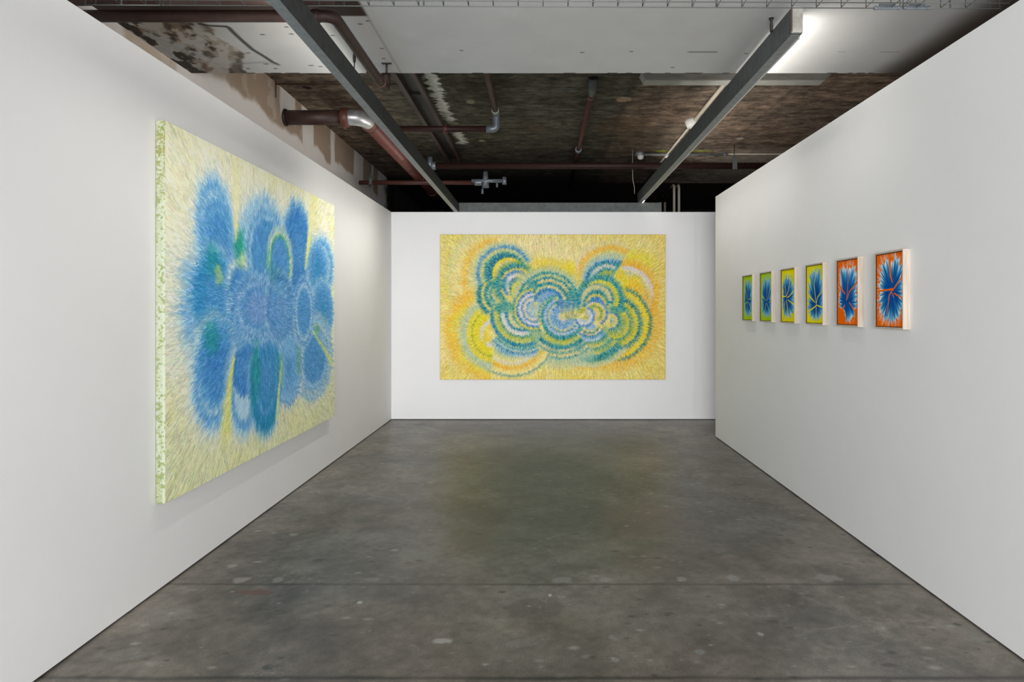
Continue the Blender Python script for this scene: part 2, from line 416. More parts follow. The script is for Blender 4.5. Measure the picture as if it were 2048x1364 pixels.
# brown bare render: upper band with a ragged lower edge, gaps of white filler between
low = 3.43 + (fbm(U * 2.4, V * 0, 63, 4) - 0.5) * 0.16
uu = U + (fbm(V * 5, U * 3, 64, 3) - 0.5) * 0.12
fill = np.maximum.reduce([sm(a_ - .03, a_ + .03, uu) * sm(b_ + .03, b_ - .03, uu) * sm(z_ - .05, z_ + .05, V) for a_, b_, z_ in
        ((6.82, 7.22, 3.56), (7.43, 7.81, 3.3), (8.45, 8.62, 3.3), (9.5, 10.0, 3.2), (10.45, 10.6, 3.2), (10.9, 11.5, 3.0))])
br = sm(-0.03, 0.03, V - low) * (U > 5.2) * (1 - fill)
blend(br * 0.95, (166, 145, 126))
blend(fill * sm(3.35, 3.45, V) * 0.6, (226, 222, 216))
blend(sm(4.22, 4.30, uu) * sm(4.92, 4.84, uu) * 0.9, (196, 178, 158))
blend(sm(5.2, 5.3, U) * sm(5.9, 5.3, U) * sm(3.25, 3.4, V) * 0.5, (222, 220, 215))
blend(sm(0.60, 0.66, q2) * 0.25, (225, 222, 218))
blend(sm(11.2, 11.8, U + (q2 - 0.5) * 0.6) * 0.96, (26, 23, 21))  # far end blackened to hold the unlit depth
me = grid_mesh('wall_outer', (XW, wy0, wz0), (0, wy1 - wy0, 0), (0, 0, wz1 - wz0), nu, nv, lin(np.clip(col, 0, 255)))
wo = struct('wall_outer', link('wall_outer', me, M['plaster']))
MB().box((XW - 0.2, NEAR, 0), (XW - 0.005, wy1, SLAB + 0.01)).build('masonry', M['dark_wall'], wo)
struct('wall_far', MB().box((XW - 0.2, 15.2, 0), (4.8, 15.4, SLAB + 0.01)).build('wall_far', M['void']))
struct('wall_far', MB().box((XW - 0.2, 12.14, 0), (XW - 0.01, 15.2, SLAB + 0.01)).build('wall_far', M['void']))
struct('wall_side', MB().box((4.61, NEAR, 0), (4.8, 15.2, SLAB + 0.01)).build('wall_side', M['dark_wall']))

# ================================================================== PAINTINGS
GAIN = 1.28
class Painter:
    def __init__(s, X, Y, bg, ang, seed):
        s.X, s.Y = X, Y; s.c = bg.astype(float).copy(); s.a = ang.copy(); s.seed = seed
    def fan(s, cx, cy, a0, a1, stops, sx=1.0, sy=1.0, jit=7.0, edge=10.0, asoft=6.0, alpha=1.0, rmin=0, freq=26, ctr=None, inner=0, mott=0.0):
        """scalloped rings round a centre; angles in degrees, 0 = right, 90 = up"""
        dx = (s.X - cx) / sx; dy = -(s.Y - cy) / sy
        r = np.hypot(dx, dy); th = np.degrees(np.arctan2(dy, dx))
        s.seed += 1
        jn = vn(th * freq / 20 + 300, r * 0.02, s.seed) - 0.5
        r2 = r + jn * jit * 2.7
        rs = [q[0] for q in stops]; cs = np.array([q[1] for q in stops], float)
        als = np.array([q[2] if len(q) > 2 else 1.0 for q in stops])
        col = np.stack([np.interp(r2, rs, cs[:, k]) for k in range(3)], -1)
        al = np.interp(r2, rs, als)
        R = rs[-1]
        m = sm(R + edge, R - edge * 0.2, r2) * al * alpha
        if mott: m *= np.clip(1 - mott + mott * 2.2 * (fbm(th * 0.09 + 60, r * 0.012, s.seed + 7, 3) - 0.12), 0, 1)
        if rmin: m *= sm(rmin - inner, rmin + 0.1, r2)
        mid = (a0 + a1) / 2; half = (a1 - a0) / 2
        dth = np.abs((th - mid + 180) % 360 - 180)
        if half < 179: m *= sm(half + asoft, half - asoft * 0.3, dth)
        s.c = s.c * (1 - m[..., None]) + col * m[..., None]
        if ctr is None: t2 = np.arctan2(-dy * sy, dx * sx)
        else: t2 = np.arctan2(s.Y - ctr[1], s.X - ctr[0])
        w = m > 0.35
        s.a[w] = t2[w]
    def blob(s, x, y, rx, ry, c, a=0.8, rag=0.5, sc=0.02):
        s.seed += 1
        d = np.hypot((s.X - x) / rx, (s.Y - y) / ry) + (fbm(s.X * sc, s.Y * sc, s.seed, 3) - 0.5) * rag
        m = (sm(1.15, 0.35, d) * a)[..., None]
        s.c = s.c * (1 - m) + np.array(c, float) * m
    def line(s, pts, w0, w1, c, a=1.0, soft=0.5):
        d = np.full(s.X.shape, 9.0)
        n = len(pts) - 1
        for i in range(n):
            ax, ay = pts[i]; bx, by = pts[i+1][0] - ax, pts[i+1][1] - ay
            t = np.clip(((s.X - ax) * bx + (s.Y - ay) * by) / (bx * bx + by * by), 0, 1)
            w = w0 + (w1 - w0) * (i + t) / n
            d = np.minimum(d, np.hypot(s.X - ax - t * bx, s.Y - ay - t * by) / w)
        m = (sm(1 + soft, 1 - soft, d) * a)[..., None]
        s.c = s.c * (1 - m) + np.array(c, float) * m

def strokes(c, a, n, L, wd, rng, dl=16, dh=12, wob=0.16, ref=None, shift=0.0):
    """lays n short brush strokes along the field a, each in the colour found at its root"""
    H, W, _ = c.shape
    ref = c if ref is None else ref
    out = c.copy()
    B = 60000
    done = 0
    while done < n:
        k = min(B, n - done); done += k
        px = rng.rand(k) * W; py = rng.rand(k) * H
        ix = px.astype(int); iy = py.astype(int)
        an = a[iy, ix] + rng.randn(k) * wob
        l = L * (0.5 + rng.rand(k))
        col = ref[iy, ix] + (rng.randn(k) * dl)[:, None] + rng.randn(k, 3) * dh
        ca, sa = np.cos(an), np.sin(an)
        px = px - ca * l * shift; py = py - sa * l * shift
        ns = int(L * 1.5) * 2 + 2
        ww = wd * (0.6 + 0.8 * rng.rand(k))
        nw = max(1, int(math.ceil(wd * 1.6)))
        for j in range(ns):
            t = j / (ns - 1) * l
            taper = 1 - (j / (ns - 1)) ** 3
            for q in range(-nw, nw + 1):
                off = q * 0.5
                ok = np.abs(off) <= ww * 0.5 * taper + 0.25
                x = (px + ca * t - sa * off).astype(int); y = (py + sa * t + ca * off).astype(int)
                ok &= (x >= 0) & (x < W) & (y >= 0) & (y < H)
                out[y[ok], x[ok]] = col[ok]
    return np.clip(out, 0, 255)

Ye=(222,196,30); Yb=(216,200,20); Yp=(226,208,140); Or=(228,168,40); Te=(0,120,138); Td=(0,96,120); Tb=(10,108,160)
Bl=(50,120,182); Lb=(140,178,202); Wh=(206,200,206); Cr=(204,192,132); Ol=(170,174,62); Gp=(168,186,152); Pk=(214,190,170)

def yellow_painting():
    W, H = 940, 606
    X, Y = np.meshgrid(np.linspace(42, 2005, W), np.linspace(42, 1301, H))
    # strokes radiate from a segment through the middle
    sxx = np.clip(X, 620, 1430); ang = np.arctan2(Y - 660, X - sxx)
    bg = np.zeros((H, W, 3)) + np.array([224, 204, 124.0])
    dist = np.hypot(X - sxx, Y - 660)
    n = fbm(X * 0.006, Y * 0.006, 5, 3)
    def mx(bg, m, c): m = m[..., None]; return bg * (1 - m) + np.array(c, float) * m
    bg = mx(bg, sm(0.42, 0.62, n) * 0.5, (218, 194, 76))
    bg = mx(bg, sm(250, 40, X) * sm(700, 100, Y) * 0.45, (196, 188, 90))
    bg = mx(bg, np.exp(-((X - 950) / 420) ** 2 - ((Y - 190) / 150) ** 2) * 0.9, (226, 208, 152))
    bg = mx(bg, sm(1700, 1990, X) * 0.45, (214, 182, 66))
    bg = mx(bg, np.exp(-((Y - 42) / 40) ** 2) * 0.4, (204, 180, 30))
    bg = mx(bg, sm(1180, 1290, Y) * 0.4, (224, 196, 76))
    bg = strokes(bg, ang, 16000, 34, 2.6, np.random.RandomState(4), dl=11, dh=5, wob=0.08)
    p = Painter(X, Y, bg, ang, 100)
    # burst of orange and green bristles round each side
    p.fan(560, 400, 95, 215, [(0,Gp),(262,Gp,0.2),(290,Or,0.9),(325,Or,0.7),(360,Yp,0.25),(450,Gp,0.35),(500,Ye,0.3),(540,Yp,0)], jit=16, mott=0.7)
    p.fan(500, 900, 110, 265, [(0,Ye),(230,Gp,0.9),(290,(190,188,110),0.9),(340,Ye,0.9),(395,Or,0.7),(470,Yp,0.0)], jit=18, mott=0.6)
    p.blob(240, 620, 110, 80, Or, 0.5); p.blob(170, 1000, 70, 120, Or, 0.45)
    p.blob(960, 290, 170, 60, (222,194,60), 0.7); p.blob(1165, 350, 110, 90, (222,200,20), 0.95)
    p.blob(1730, 270, 190, 120, (222,204,30), 0.85); p.blob(1690, 520, 150, 130, (220,196,30), 0.7)
    # right pale ring
    p.fan(1655, 565, -55, 95, [(0,Ye),(120,Yb),(175,(216,196,110)),(190,(150,170,160),0.8),(205,Yp),(222,Wh),(240,Wh),(252,Or),(300,Or,0.6),(340,Yp,0)], jit=7)
    p.blob(1740, 480, 80, 95, (222,198,8), 0.95, 0.3); p.blob(1690, 590, 90, 80, (220,200,70), 0.7)
    # upper right arch
    p.fan(1530, 450, 62, 190, [(0,Gp),(150,Te),(185,Tb),(205,Gp),(240,Gp,0.9),(262,(206,196,110)),(280,Or,0.9),(305,Or,0.7),(335,Wh,0.3),(370,Yp,0)], jit=12)
    p.fan(1500, 470, 66, 190, [(0,Te),(110,Ol),(122,Te),(140,Lb),(150,Cr),(160,Wh),(172,Te),(196,Tb),(206,Lb),(235,Gp,0.6),(262,Gp,0.0)], jit=9)
    p.blob(1610, 400, 60, 70, (214,190,20), 0.9, 0.4); p.blob(1245, 330, 12, 90, (224,206,190), 0.8)
    # lower right burst
    p.fan(1560, 815, -125, 70, [(0,Te),(105,Ol),(128,Ye),(134,Te),(160,(150,160,60)),(205,Yb),(212,Td),(238,(90,140,110)),(262,Ye),(298,Ye),(303,Td),(322,(90,130,90),0.9),(338,Or,0.75),(400,Or,0.5),(460,Yp,0)], jit=11)
    # bottom scallops, middle right
    p.fan(1350, 800, 218, 322, [(0,Te),(85,Ol),(92,Te),(112,(210,180,130)),(118,Tb),(150,Lb),(166,Wh),(172,Te),(198,Ol),(224,(200,196,110)),(230,Te),(262,Ol),(284,(206,190,80)),(290,Te),(340,Te,0.7),(360,Gp,0.8),(392,(200,196,140)),(405,Or,0.6),(440,Yp,0)], jit=8)
    # bottom middle scallops
    p.fan(1100, 760, 225, 312, [(0,Te),(180,Te),(205,Ol),(238,(190,190,80)),(244,Te),(272,Te),(280,(186,186,140)),(300,Cr),(306,Te),(325,Cr),(345,Cr),(350,Te),(368,Gp),(400,Gp,0.8),(440,(180,200,180),0.4),(470,Yp,0)], jit=8)
    # lower-left big pale disc and crescent
    p.fan(665, 950, 214, 335, [(0,Lb),(110,Te),(150,Gp),(178,(206,200,120)),(196,Yp),(214,Wh),(226,(224,196,90)),(250,Or),(280,(226,206,120)),(308,Yp),(316,(60,130,130)),(326,(110,160,140),0.5)], sx=1.12, jit=6)
    p.fan(500, 900, 95, 268, [(0,Yp),(70,Ye),(88,Wh),(104,Wh),(112,Yb),(172,Yb),(178,(110,140,30)),(186,Ye),(226,(206,196,60)),(234,Gp),(262,Gp,0.9),(300,Gp,0)], jit=6, sy=1.1)
    p.blob(430, 960, 24, 70, (216,186,20), 0.8, 0.3)
    # left nested bowl
    p.fan(760, 735, 172, 292, [(0,Te),(105,Cr),(122,Cr),(128,Te),(146,Tb),(152,Wh),(182,(204,202,180)),(188,Te),(206,(150,170,70)),(246,(194,190,80)),(252,Te),(272,Tb),(284,Gp,0.9)], jit=7)
    p.fan(760, 735, 222, 292, [(0,Te),(284,Te),(290,(190,192,140)),(302,Te),(318,Lb),(326,(196,198,150)),(334,Tb),(352,Lb,0.8),(395,Lb,0.0)], rmin=276, jit=8)
    # left small arches
    p.fan(565, 560, 128, 238, [(0,Te),(62,Cr),(84,Te),(100,Cr),(112,Te),(134,Te),(148,(212,190,90)),(160,(212,196,60)),(168,Te),(190,Td),(215,Gp,0.5),(245,Gp,0)], jit=7)
    # top-left arch
    p.fan(600, 375, 25, 205, [(0,Te),(150,Td),(172,Te),(180,(180,186,110)),(206,(190,192,120)),(213,Bl),(236,(90,150,180)),(246,Gp,0.8),(290,Gp,0.0)], jit=9)
    p.fan(620, 375, 10, 200, [(0,Te),(130,Td),(168,Te,0.9),(185,Gp,0.3)], jit=12)
    p.fan(642, 385, 5, 200, [(0,Ol),(60,(150,170,110)),(105,Cr),(130,Ye),(141,(218,200,30))], jit=3, edge=3)
    # curl C
    p.fan(712, 480, 15, 230, [(0,Bl),(66,Bl),(72,Wh),(96,Wh),(102,Bl),(126,Bl),(130,(200,190,120)),(144,(214,194,40)),(148,Td),(172,Te,0.9),(200,(110,150,70),0.5),(225,Ol,0)], jit=7)
    p.fan(742, 530, 0, 260, [(0,Tb),(22,(110,160,140)),(48,(190,186,70)),(76,(216,196,30)),(80,Tb),(92,Tb)], jit=4, edge=4)
    # big central fan
    p.fan(985, 640, -12, 172, [(0,Lb),(60,Bl),(96,Lb),(110,Bl),(128,Tb),(134,Cr),(154,(190,188,120)),(158,Te),(182,Te),(186,(204,180,110)),(208,Cr),(212,Te),(226,Te),(230,(176,188,120)),(250,(170,186,130)),(256,Te),(268,Te),(276,Gp),(310,(180,184,120),0.85),(350,Ye,0.35),(390,Ye,0)], jit=8)
    # left curl of the middle
    p.fan(868, 690, 95, 285, [(0,Lb),(40,Gp),(64,Lb),(72,Bl),(78,Wh),(98,Cr),(104,Bl),(118,Bl),(122,Wh),(138,Wh),(142,Bl),(160,Tb),(164,(206,190,90)),(178,(210,194,60)),(184,Te,0.9),(205,Te,0)], jit=7)
    p.blob(925, 680, 75, 60, Lb, 0.85, 0.5, 0.05)
    p.fan(985, 640, -8, 158, [(0,Lb),(40,Lb),(50,Bl),(66,Lb),(74,Bl),(90,Lb),(100,Bl),(128,Tb)], jit=9, asoft=12)
    # dark knots
    for bx, by, rx, ry in ((560,470,110,60),(600,670,110,60),(850,470,60,40),(1230,610,60,80),(880,920,90,70),(1060,1020,60,50),(1240,1000,70,70),(1590,690,110,40),(1480,900,50,80),(1500,1050,70,60),(1180,560,40,70)):
        p.blob(bx, by, rx, ry, Te, 0.75 if by < 880 else 0.4, 0.7, 0.03)
    # right fan stack
    p.fan(1440, 600, -25, 178, [(0,Te),(112,Te),(118,Ol),(146,(196,192,60)),(160,(206,196,30)),(164,Te),(192,Te,0.9),(225,Te,0)], jit=7)
    p.fan(1405, 615, 0, 190, [(0,Te),(88,Te),(96,(170,180,130)),(124,Cr),(132,(200,190,130)),(136,Tb),(150,Tb,0)], jit=6)
    p.fan(1400, 650, -5, 190, [(0,Bl),(62,Bl),(72,(190,184,100)),(90,(200,184,60)),(94,Te),(106,Te)], jit=5)
    p.fan(1390, 725, -60, 140, [(0,Te),(52,Ol),(60,(90,130,30)),(68,Ol),(78,Cr),(92,Cr),(96,Bl),(110,Bl)], jit=5)
    p.fan(1385, 730, -80, 100, [(0,Lb),(20,Cr),(38,(214,190,100)),(52,(216,190,60)),(56,Te)], jit=3, edge=3)
    p.fan(1525, 790, -100, 95, [(0,Bl),(20,Gp),(38,(200,184,90)),(62,(220,200,130)),(67,Tb),(80,Te)], jit=4, edge=4)
    # middle swirl
    p.fan(1075, 745, 92, 195, [(0,Te),(110,Te),(122,Td),(132,Cr),(162,(210,200,150)),(172,Te),(182,Te,0)], jit=6)
    p.fan(1110, 755, 118, 345, [(0,(180,184,120)),(22,Cr),(36,Wh),(50,Bl),(62,Lb),(70,Bl),(88,Lb),(94,Bl),(108,Lb),(116,Cr),(122,Cr),(128,Te),(134,Bl),(150,Wh),(158,Lb),(168,Te),(186,Te,0.8),(200,Te,0)], jit=8, asoft=14)
    p.blob(1130, 690, 90, 50, Bl, 0.55, 0.8, 0.05)
    p.blob(1180, 740, 80, 45, (150,160,110), 0.8, 0.8, 0.04); p.blob(1150, 640, 90, 50, Bl, 0.6, 0.8, 0.04)
    p.fan(1345, 800, 225, 330, [(0,Bl),(60,Lb),(78,(190,186,110)),(86,Cr),(90,Te),(98,Te),(104,(212,184,120)),(116,(212,190,150)),(122,Tb),(140,Tb,0)], jit=5)
    p.fan(1300, 755, -165, 75, [(0,(176,172,60)),(24,(190,180,80)),(40,Lb),(52,Wh),(68,Wh),(74,Bl),(86,Bl)], jit=6)
    p.blob(1280, 700, 40, 36, (160,160,40), 0.8, 0.7, 0.05)
    rng = np.random.RandomState(9)
    c1 = strokes(p.c, p.a, 30000, 15, 2.2, rng, dl=11, dh=8, wob=0.10, shift=0.4)
    c2 = strokes(c1, p.a, 60000, 9, 1.4, rng, dl=15, dh=9, wob=0.12, ref=p.c, shift=0.45)
    hi = 0.45 * p.c + 0.55 * np.array([216, 206, 160.0])
    c3 = strokes(c2, p.a, 11000, 13, 1.0, rng, dl=12, dh=6, wob=0.08, ref=hi, shift=0.4)
    c2 = 0.74 * c3 + 0.26 * p.c
    return c2[::-1]

def canvas_thing(name, label, front, loc, builder_edges, group=None): pass

# ---- large yellow painting on the back wall
pt = thing('painting', (0.17, ZB - 0.0, 0.586), 'large wide yellow canvas with teal and blue scalloped swirls on the back wall', 'painting')
YF = ZB - 0.048
px0, px1, pz0, pz1 = -1.446, 1.789, 0.586, 2.669
cc = yellow_painting()
me = grid_mesh('canvas', (px0, YF, pz0), (px1 - px0, 0, 0), (0, 0, pz1 - pz0), cc.shape[1], cc.shape[0], lin(cc) * 1.17)
link('canvas', me, M['canvas'], pt)
M['edge_yellow'] = mat('painted_edge_yellow', (150, 108, 62), 0.7, noise=(20, (1, 1, 1), 0.7, 1.2, None))
MB().box((px0 - 0.002, YF + 0.001, pz0 - 0.002), (px1 + 0.002, ZB - 0.003, pz1 + 0.002)).build('tacking_edge', M['edge_yellow'], pt)

# ---- large blue painting on the left wall
def pz(x, y):
    """zoomed photo px -> metres on the left canvas (along, up)"""
    x = 300 + x / 1.7256; y = 230 + y / 1.7256
    s = (VX - x) / 2.104
    return F / s - 3.823, 1.59 - (y - VY) / s
def blue_painting():
    W, H = 900, 700
    LW, LH = 3.138, 2.146
    # work in centimetres, y downward from the top edge
    X, Y = np.meshgrid(np.linspace(0, LW * 100, W), np.linspace(0, LH * 100, H))
    def q(x, y):
        a, z = pz(x, y); return a * 100, (2.650 - z) * 100
    cx, cy = q(385, 660)
    sxx = np.clip(X, cx - 25, cx + 25)
    ang = np.arctan2(Y - cy, X - sxx)
    def mx(bg, m, c): m = m[..., None]; return bg * (1 - m) + np.array(c, float) * m
    bg = np.zeros((H, W, 3)) + np.array([220, 216, 182.0])
    n = fbm(X * 0.04, Y * 0.04, 6, 3); n2 = fbm(X * 0.09, Y * 0.09, 7, 3)
    bg = mx(bg, sm(110, 200, Y) * 0.75, (192, 197, 152))
    bg = mx(bg, sm(0.5, 0.62, n) * 0.35, (206, 204, 138))
    bg = mx(bg, sm(0.5, 0.62, n2) * 0.35, (188, 190, 168))
    bg = mx(bg, sm(70, 0, X) * sm(120, 220, Y) * 0.25, (168, 170, 122))
    bg = strokes(bg, ang, 14000, 40, 2.4, np.random.RandomState(14), dl=11, dh=3, wob=0.09)
    p = Painter(X, Y, bg, ang, 300)
    B1=(66,130,184); B2=(46,112,176); B3=(98,154,196); B4=(150,184,206); HZ=(186,196,190); VI=(98,138,190); GR=(0,128,112); TE=(40,122,172); YG=(204,206,90)
    # haze first
    a0, b0 = q(140, 640); a1, b1 = q(625, 640)
    p.fan(cx, cy, -180, 180, [(0,B3),(62,B3),(72,HZ,0.6),(82,HZ,0.2),(92,HZ,0)], sx=(a1 - a0) / 2 / 78, jit=2, freq=10)
    def lobe(x0, y0, x1, y1, stops, alpha=1.0, jit=5, wide=1.0):
        A0, B0 = q(x0, (y0 + y1) / 2); A1, B1_ = q(x1, (y0 + y1) / 2)
        C0, D0 = q((x0 + x1) / 2, y0); C1, D1 = q((x0 + x1) / 2, y1)
        mx_, my_ = (A0 + A1) / 2, (D0 + D1) / 2
        p.fan(mx_, my_, -180, 180, [(r * 50,) + tuple(r_) for r, *r_ in stops], sx=(A1 - A0) / 100, sy=(D1 - D0) / 100, jit=jit * 0.75, edge=9, freq=22, ctr=(cx, cy), alpha=alpha)
    soft = lambda c, c2=HZ: [(0,c),(0.45,c),(0.55,B4,0.9),(0.63,B1),(0.74,B3),(0.84,B4,0.85),(1.0,c2,0.5),(1.22,c2,0.0)]
    lobe(140,175,300,620, soft(B3)); lobe(170,285,292,620, [(0,B1),(0.66,B1),(0.74,B3),(0.82,B1),(0.97,B3),(1.1,B4,0.3),(1.3,HZ,0)])
    lobe(300,255,480,620, soft(B3)); lobe(325,318,478,640, [(0,B1),(0.7,B1),(0.78,B4),(0.86,B1),(1.0,B4),(1.15,HZ,0)])
    lobe(455,300,560,640, [(0,B1),(0.8,B2),(1.0,B3,0.8),(1.2,HZ,0)])
    lobe(540,400,640,640, soft(B3)); lobe(545,445,610,620, [(0,TE),(0.7,B1),(1.0,B3),(1.1,HZ,0)])
    lobe(135,455,300,790, [(0,B1),(0.75,TE),(0.95,B3),(1.15,HZ,0)], jit=7)
    lobe(555,570,632,790, [(0,TE),(0.7,B1),(0.95,B3),(1.15,HZ,0)])
    lobe(130,700,305,1120, soft(B3)); lobe(160,700,300,1010, [(0,B2),(0.8,B1),(1.0,B3,0.8),(1.15,HZ,0)])
    lobe(265,760,385,1130, soft(B4)); lobe(280,780,375,975, [(0,B1),(0.9,B2),(1.0,B4),(1.1,HZ,0)])
    lobe(495,700,630,985, [(0,B1),(0.55,B1),(0.66,B4),(0.74,B1),(0.82,HZ),(0.92,B3),(1.05,HZ,0.5),(1.25,HZ,0)])
    lobe(428,740,525,1005, [(0,B1),(0.55,B3),(0.8,B3),(0.88,B4),(0.95,B2),(1.02,HZ,0.6),(1.2,HZ,0)])
    lobe(342,740,455,1110, [(0,TE),(0.6,TE),(0.86,(20,120,160)),(1.0,B3,0.7),(1.15,HZ,0)])
    lobe(360,760,440,1030, [(0,B1),(0.85,TE),(0.93,B3),(1.0,TE,0.5),(1.1,TE,0)])
    # inner arches
    lobe(402,382,492,640, [(0,B1),(0.62,B1),(0.72,(60,150,120)),(0.82,(196,200,170)),(0.9,B3),(0.97,(190,196,160)),(1.05,B3,0)], jit=3)
    lobe(255,470,365,800, [(0,B2),(0.62,B2),(0.8,(196,204,190)),(0.9,B3),(1.0,B4,0.5),(1.1,B1,0)], jit=4)
    # heart
    lobe(252,530,505,805, [(0,VI),(0.30,VI),(0.55,B1),(0.68,(160,182,208)),(0.74,B2),(0.84,B4),(0.90,B1),(1.0,B1,0.85),(1.15,B1,0)], jit=6, alpha=0.85)
    lobe(290,575,430,760, [(0,VI),(0.5,VI),(0.75,B1),(0.85,(160,186,208)),(0.95,B2),(1.1,B1,0)], jit=5, alpha=0.5)
    lobe(395,535,500,790, [(0,VI),(0.55,B1),(0.85,(62,112,172)),(0.97,B4),(1.1,B1,0)], jit=5, alpha=0.55)
    lobe(495,560,565,800, [(0,B1),(0.6,B1),(0.8,B4),(0.9,B2),(1.0,B4,0.6),(1.15,B1,0)], jit=4)
    for x, y, rx, ry, c, al in ((218,500,6,14,GR,0.40),(238,550,3,10,(190,200,90),0.5),(214,770,7,14,GR,0.5),(312,455,5,16,GR,0.8),(320,505,4,9,(170,190,140),0.7),
                               (366,880,5,30,GR,0.45),(430,550,8,9,(40,110,140),0.6),(405,500,3,14,(60,150,140),0.5),(512,850,3,18,(80,150,110),0.6),(452,880,3,18,(100,160,110),0.6),(574,740,4,9,(80,150,100),0.6)):
        a, b = q(x, y); p.blob(a, b, rx * 2.2, ry * 0.9, c, al, 0.8, 0.2)
    def slit(pts, w0, w1, c, al=0.95):
        p.line([q(*t) for t in pts], w0, w1, c, al, 0.6)
    slit([(300,180),(297,330),(298,425)], 7.5, 1.0, (212,208,165))
    slit([(299,380),(298,435)], 1.6, 0.8, (206,208,110), 0.9)
    slit([(565,290),(550,410),(535,535)], 9, 0.9, (208,206,150))
    slit([(550,430),(537,520)], 2.4, 0.8, (206,210,90), 0.9)
    slit([(292,832),(275,930),(265,1080)], 1.2, 5.5, (198,200,110))
    slit([(262,1000),(258,1110)], 5, 8, (192,196,130), 0.6)
    slit([(455,850),(445,940),(438,1040)], 0.8, 3.5, (190,198,150))
    slit([(560,745),(590,790),(625,850)], 1.2, 4, (196,202,110), 0.7)
    rng = np.random.RandomState(19)
    c1 = strokes(p.c, p.a, 26000, 22, 2.2, rng, dl=9, dh=5, wob=0.13, shift=0.4)
    c2 = strokes(c1, p.a, 62000, 15, 1.4, rng, dl=11, dh=5, wob=0.17, ref=p.c, shift=0.4)
    # lighter scratches on top
    hi = np.clip(p.c + np.array([34, 32, 22]), 0, 255)
    mk = strokes(c2, p.a, 9000, 13, 1.2, rng, dl=10, dh=6, wob=0.2, ref=hi, shift=0.4)
    c2 = 0.62 * mk + 0.38 * p.c
    return c2[::-1]

cc = blue_painting()
Y0, Y1, Z0, Z1 = 3.823, 6.961, 0.504, 2.650
XF = XL + 0.054
pt = thing('painting', (XL, (Y0 + Y1) / 2, Z0), 'large pale green canvas with a blue furry flower shape on the left wall', 'painting')
me = grid_mesh('canvas', (XF, Y0, Z0), (0, Y1 - Y0, 0), (0, 0, Z1 - Z0), cc.shape[1], cc.shape[0], lin(cc) * 1.42)
link('canvas', me, M['canvas'], pt)
# the near tacking edge carries drips and dabs
nu, nv = 20, 620
U, V = np.meshgrid(np.linspace(0, 1, nu), np.linspace(0, 1, nv))
n = fbm(U * 3, V * 240, 71, 3); n2 = fbm(U * 1.5, V * 16, 72, 3); n3 = fbm(U * 6, V * 200, 74, 3)
col = np.zeros(U.shape + (3,)) + np.array([206, 212, 178.0])
def bl2(m, c):
    global col
    col = col * (1 - m[..., None]) + np.array(c, float) * m[..., None]
bl2(sm(0.48, 0.60, n2) * sm(0.40, 0.6, n) * 0.6, (172, 182, 112))
bl2(sm(0.66, 0.93, V) * sm(0.38, 0.6, n) * 0.75, (164, 160, 84))
bl2(sm(0.10, 0.0, V) * sm(0.4, 0.55, n3) * 0.8, (150, 160, 76))
bl2(sm(0.54, 0.64, n3) * 0.6, (228, 234, 220))
bl2(sm(0.60, 0.80, U) * sm(0.90, 0.75, V) * 0.8, (224, 234, 212))  # highlight along the front edge painted in
bl2(sm(0.60, 0.68, fbm(U * 3, V * 170, 75, 2)) * 0.6, (140, 156, 84))
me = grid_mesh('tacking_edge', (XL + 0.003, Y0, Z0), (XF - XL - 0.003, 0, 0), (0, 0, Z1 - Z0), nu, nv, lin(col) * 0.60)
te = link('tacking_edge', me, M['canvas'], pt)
te['label'] = 'near side of the canvas with green dabs and drips'
M['edge_green'] = mat('painted_edge_green', (150, 150, 92), 0.7, noise=(40, (1, 1, 1), 0.7, 1.2, None))
MB().box((XL + 0.003, Y0 + 0.001, Z0), (XF - 0.001, Y1, Z1)).build('stretcher', M['edge_green'], pt)

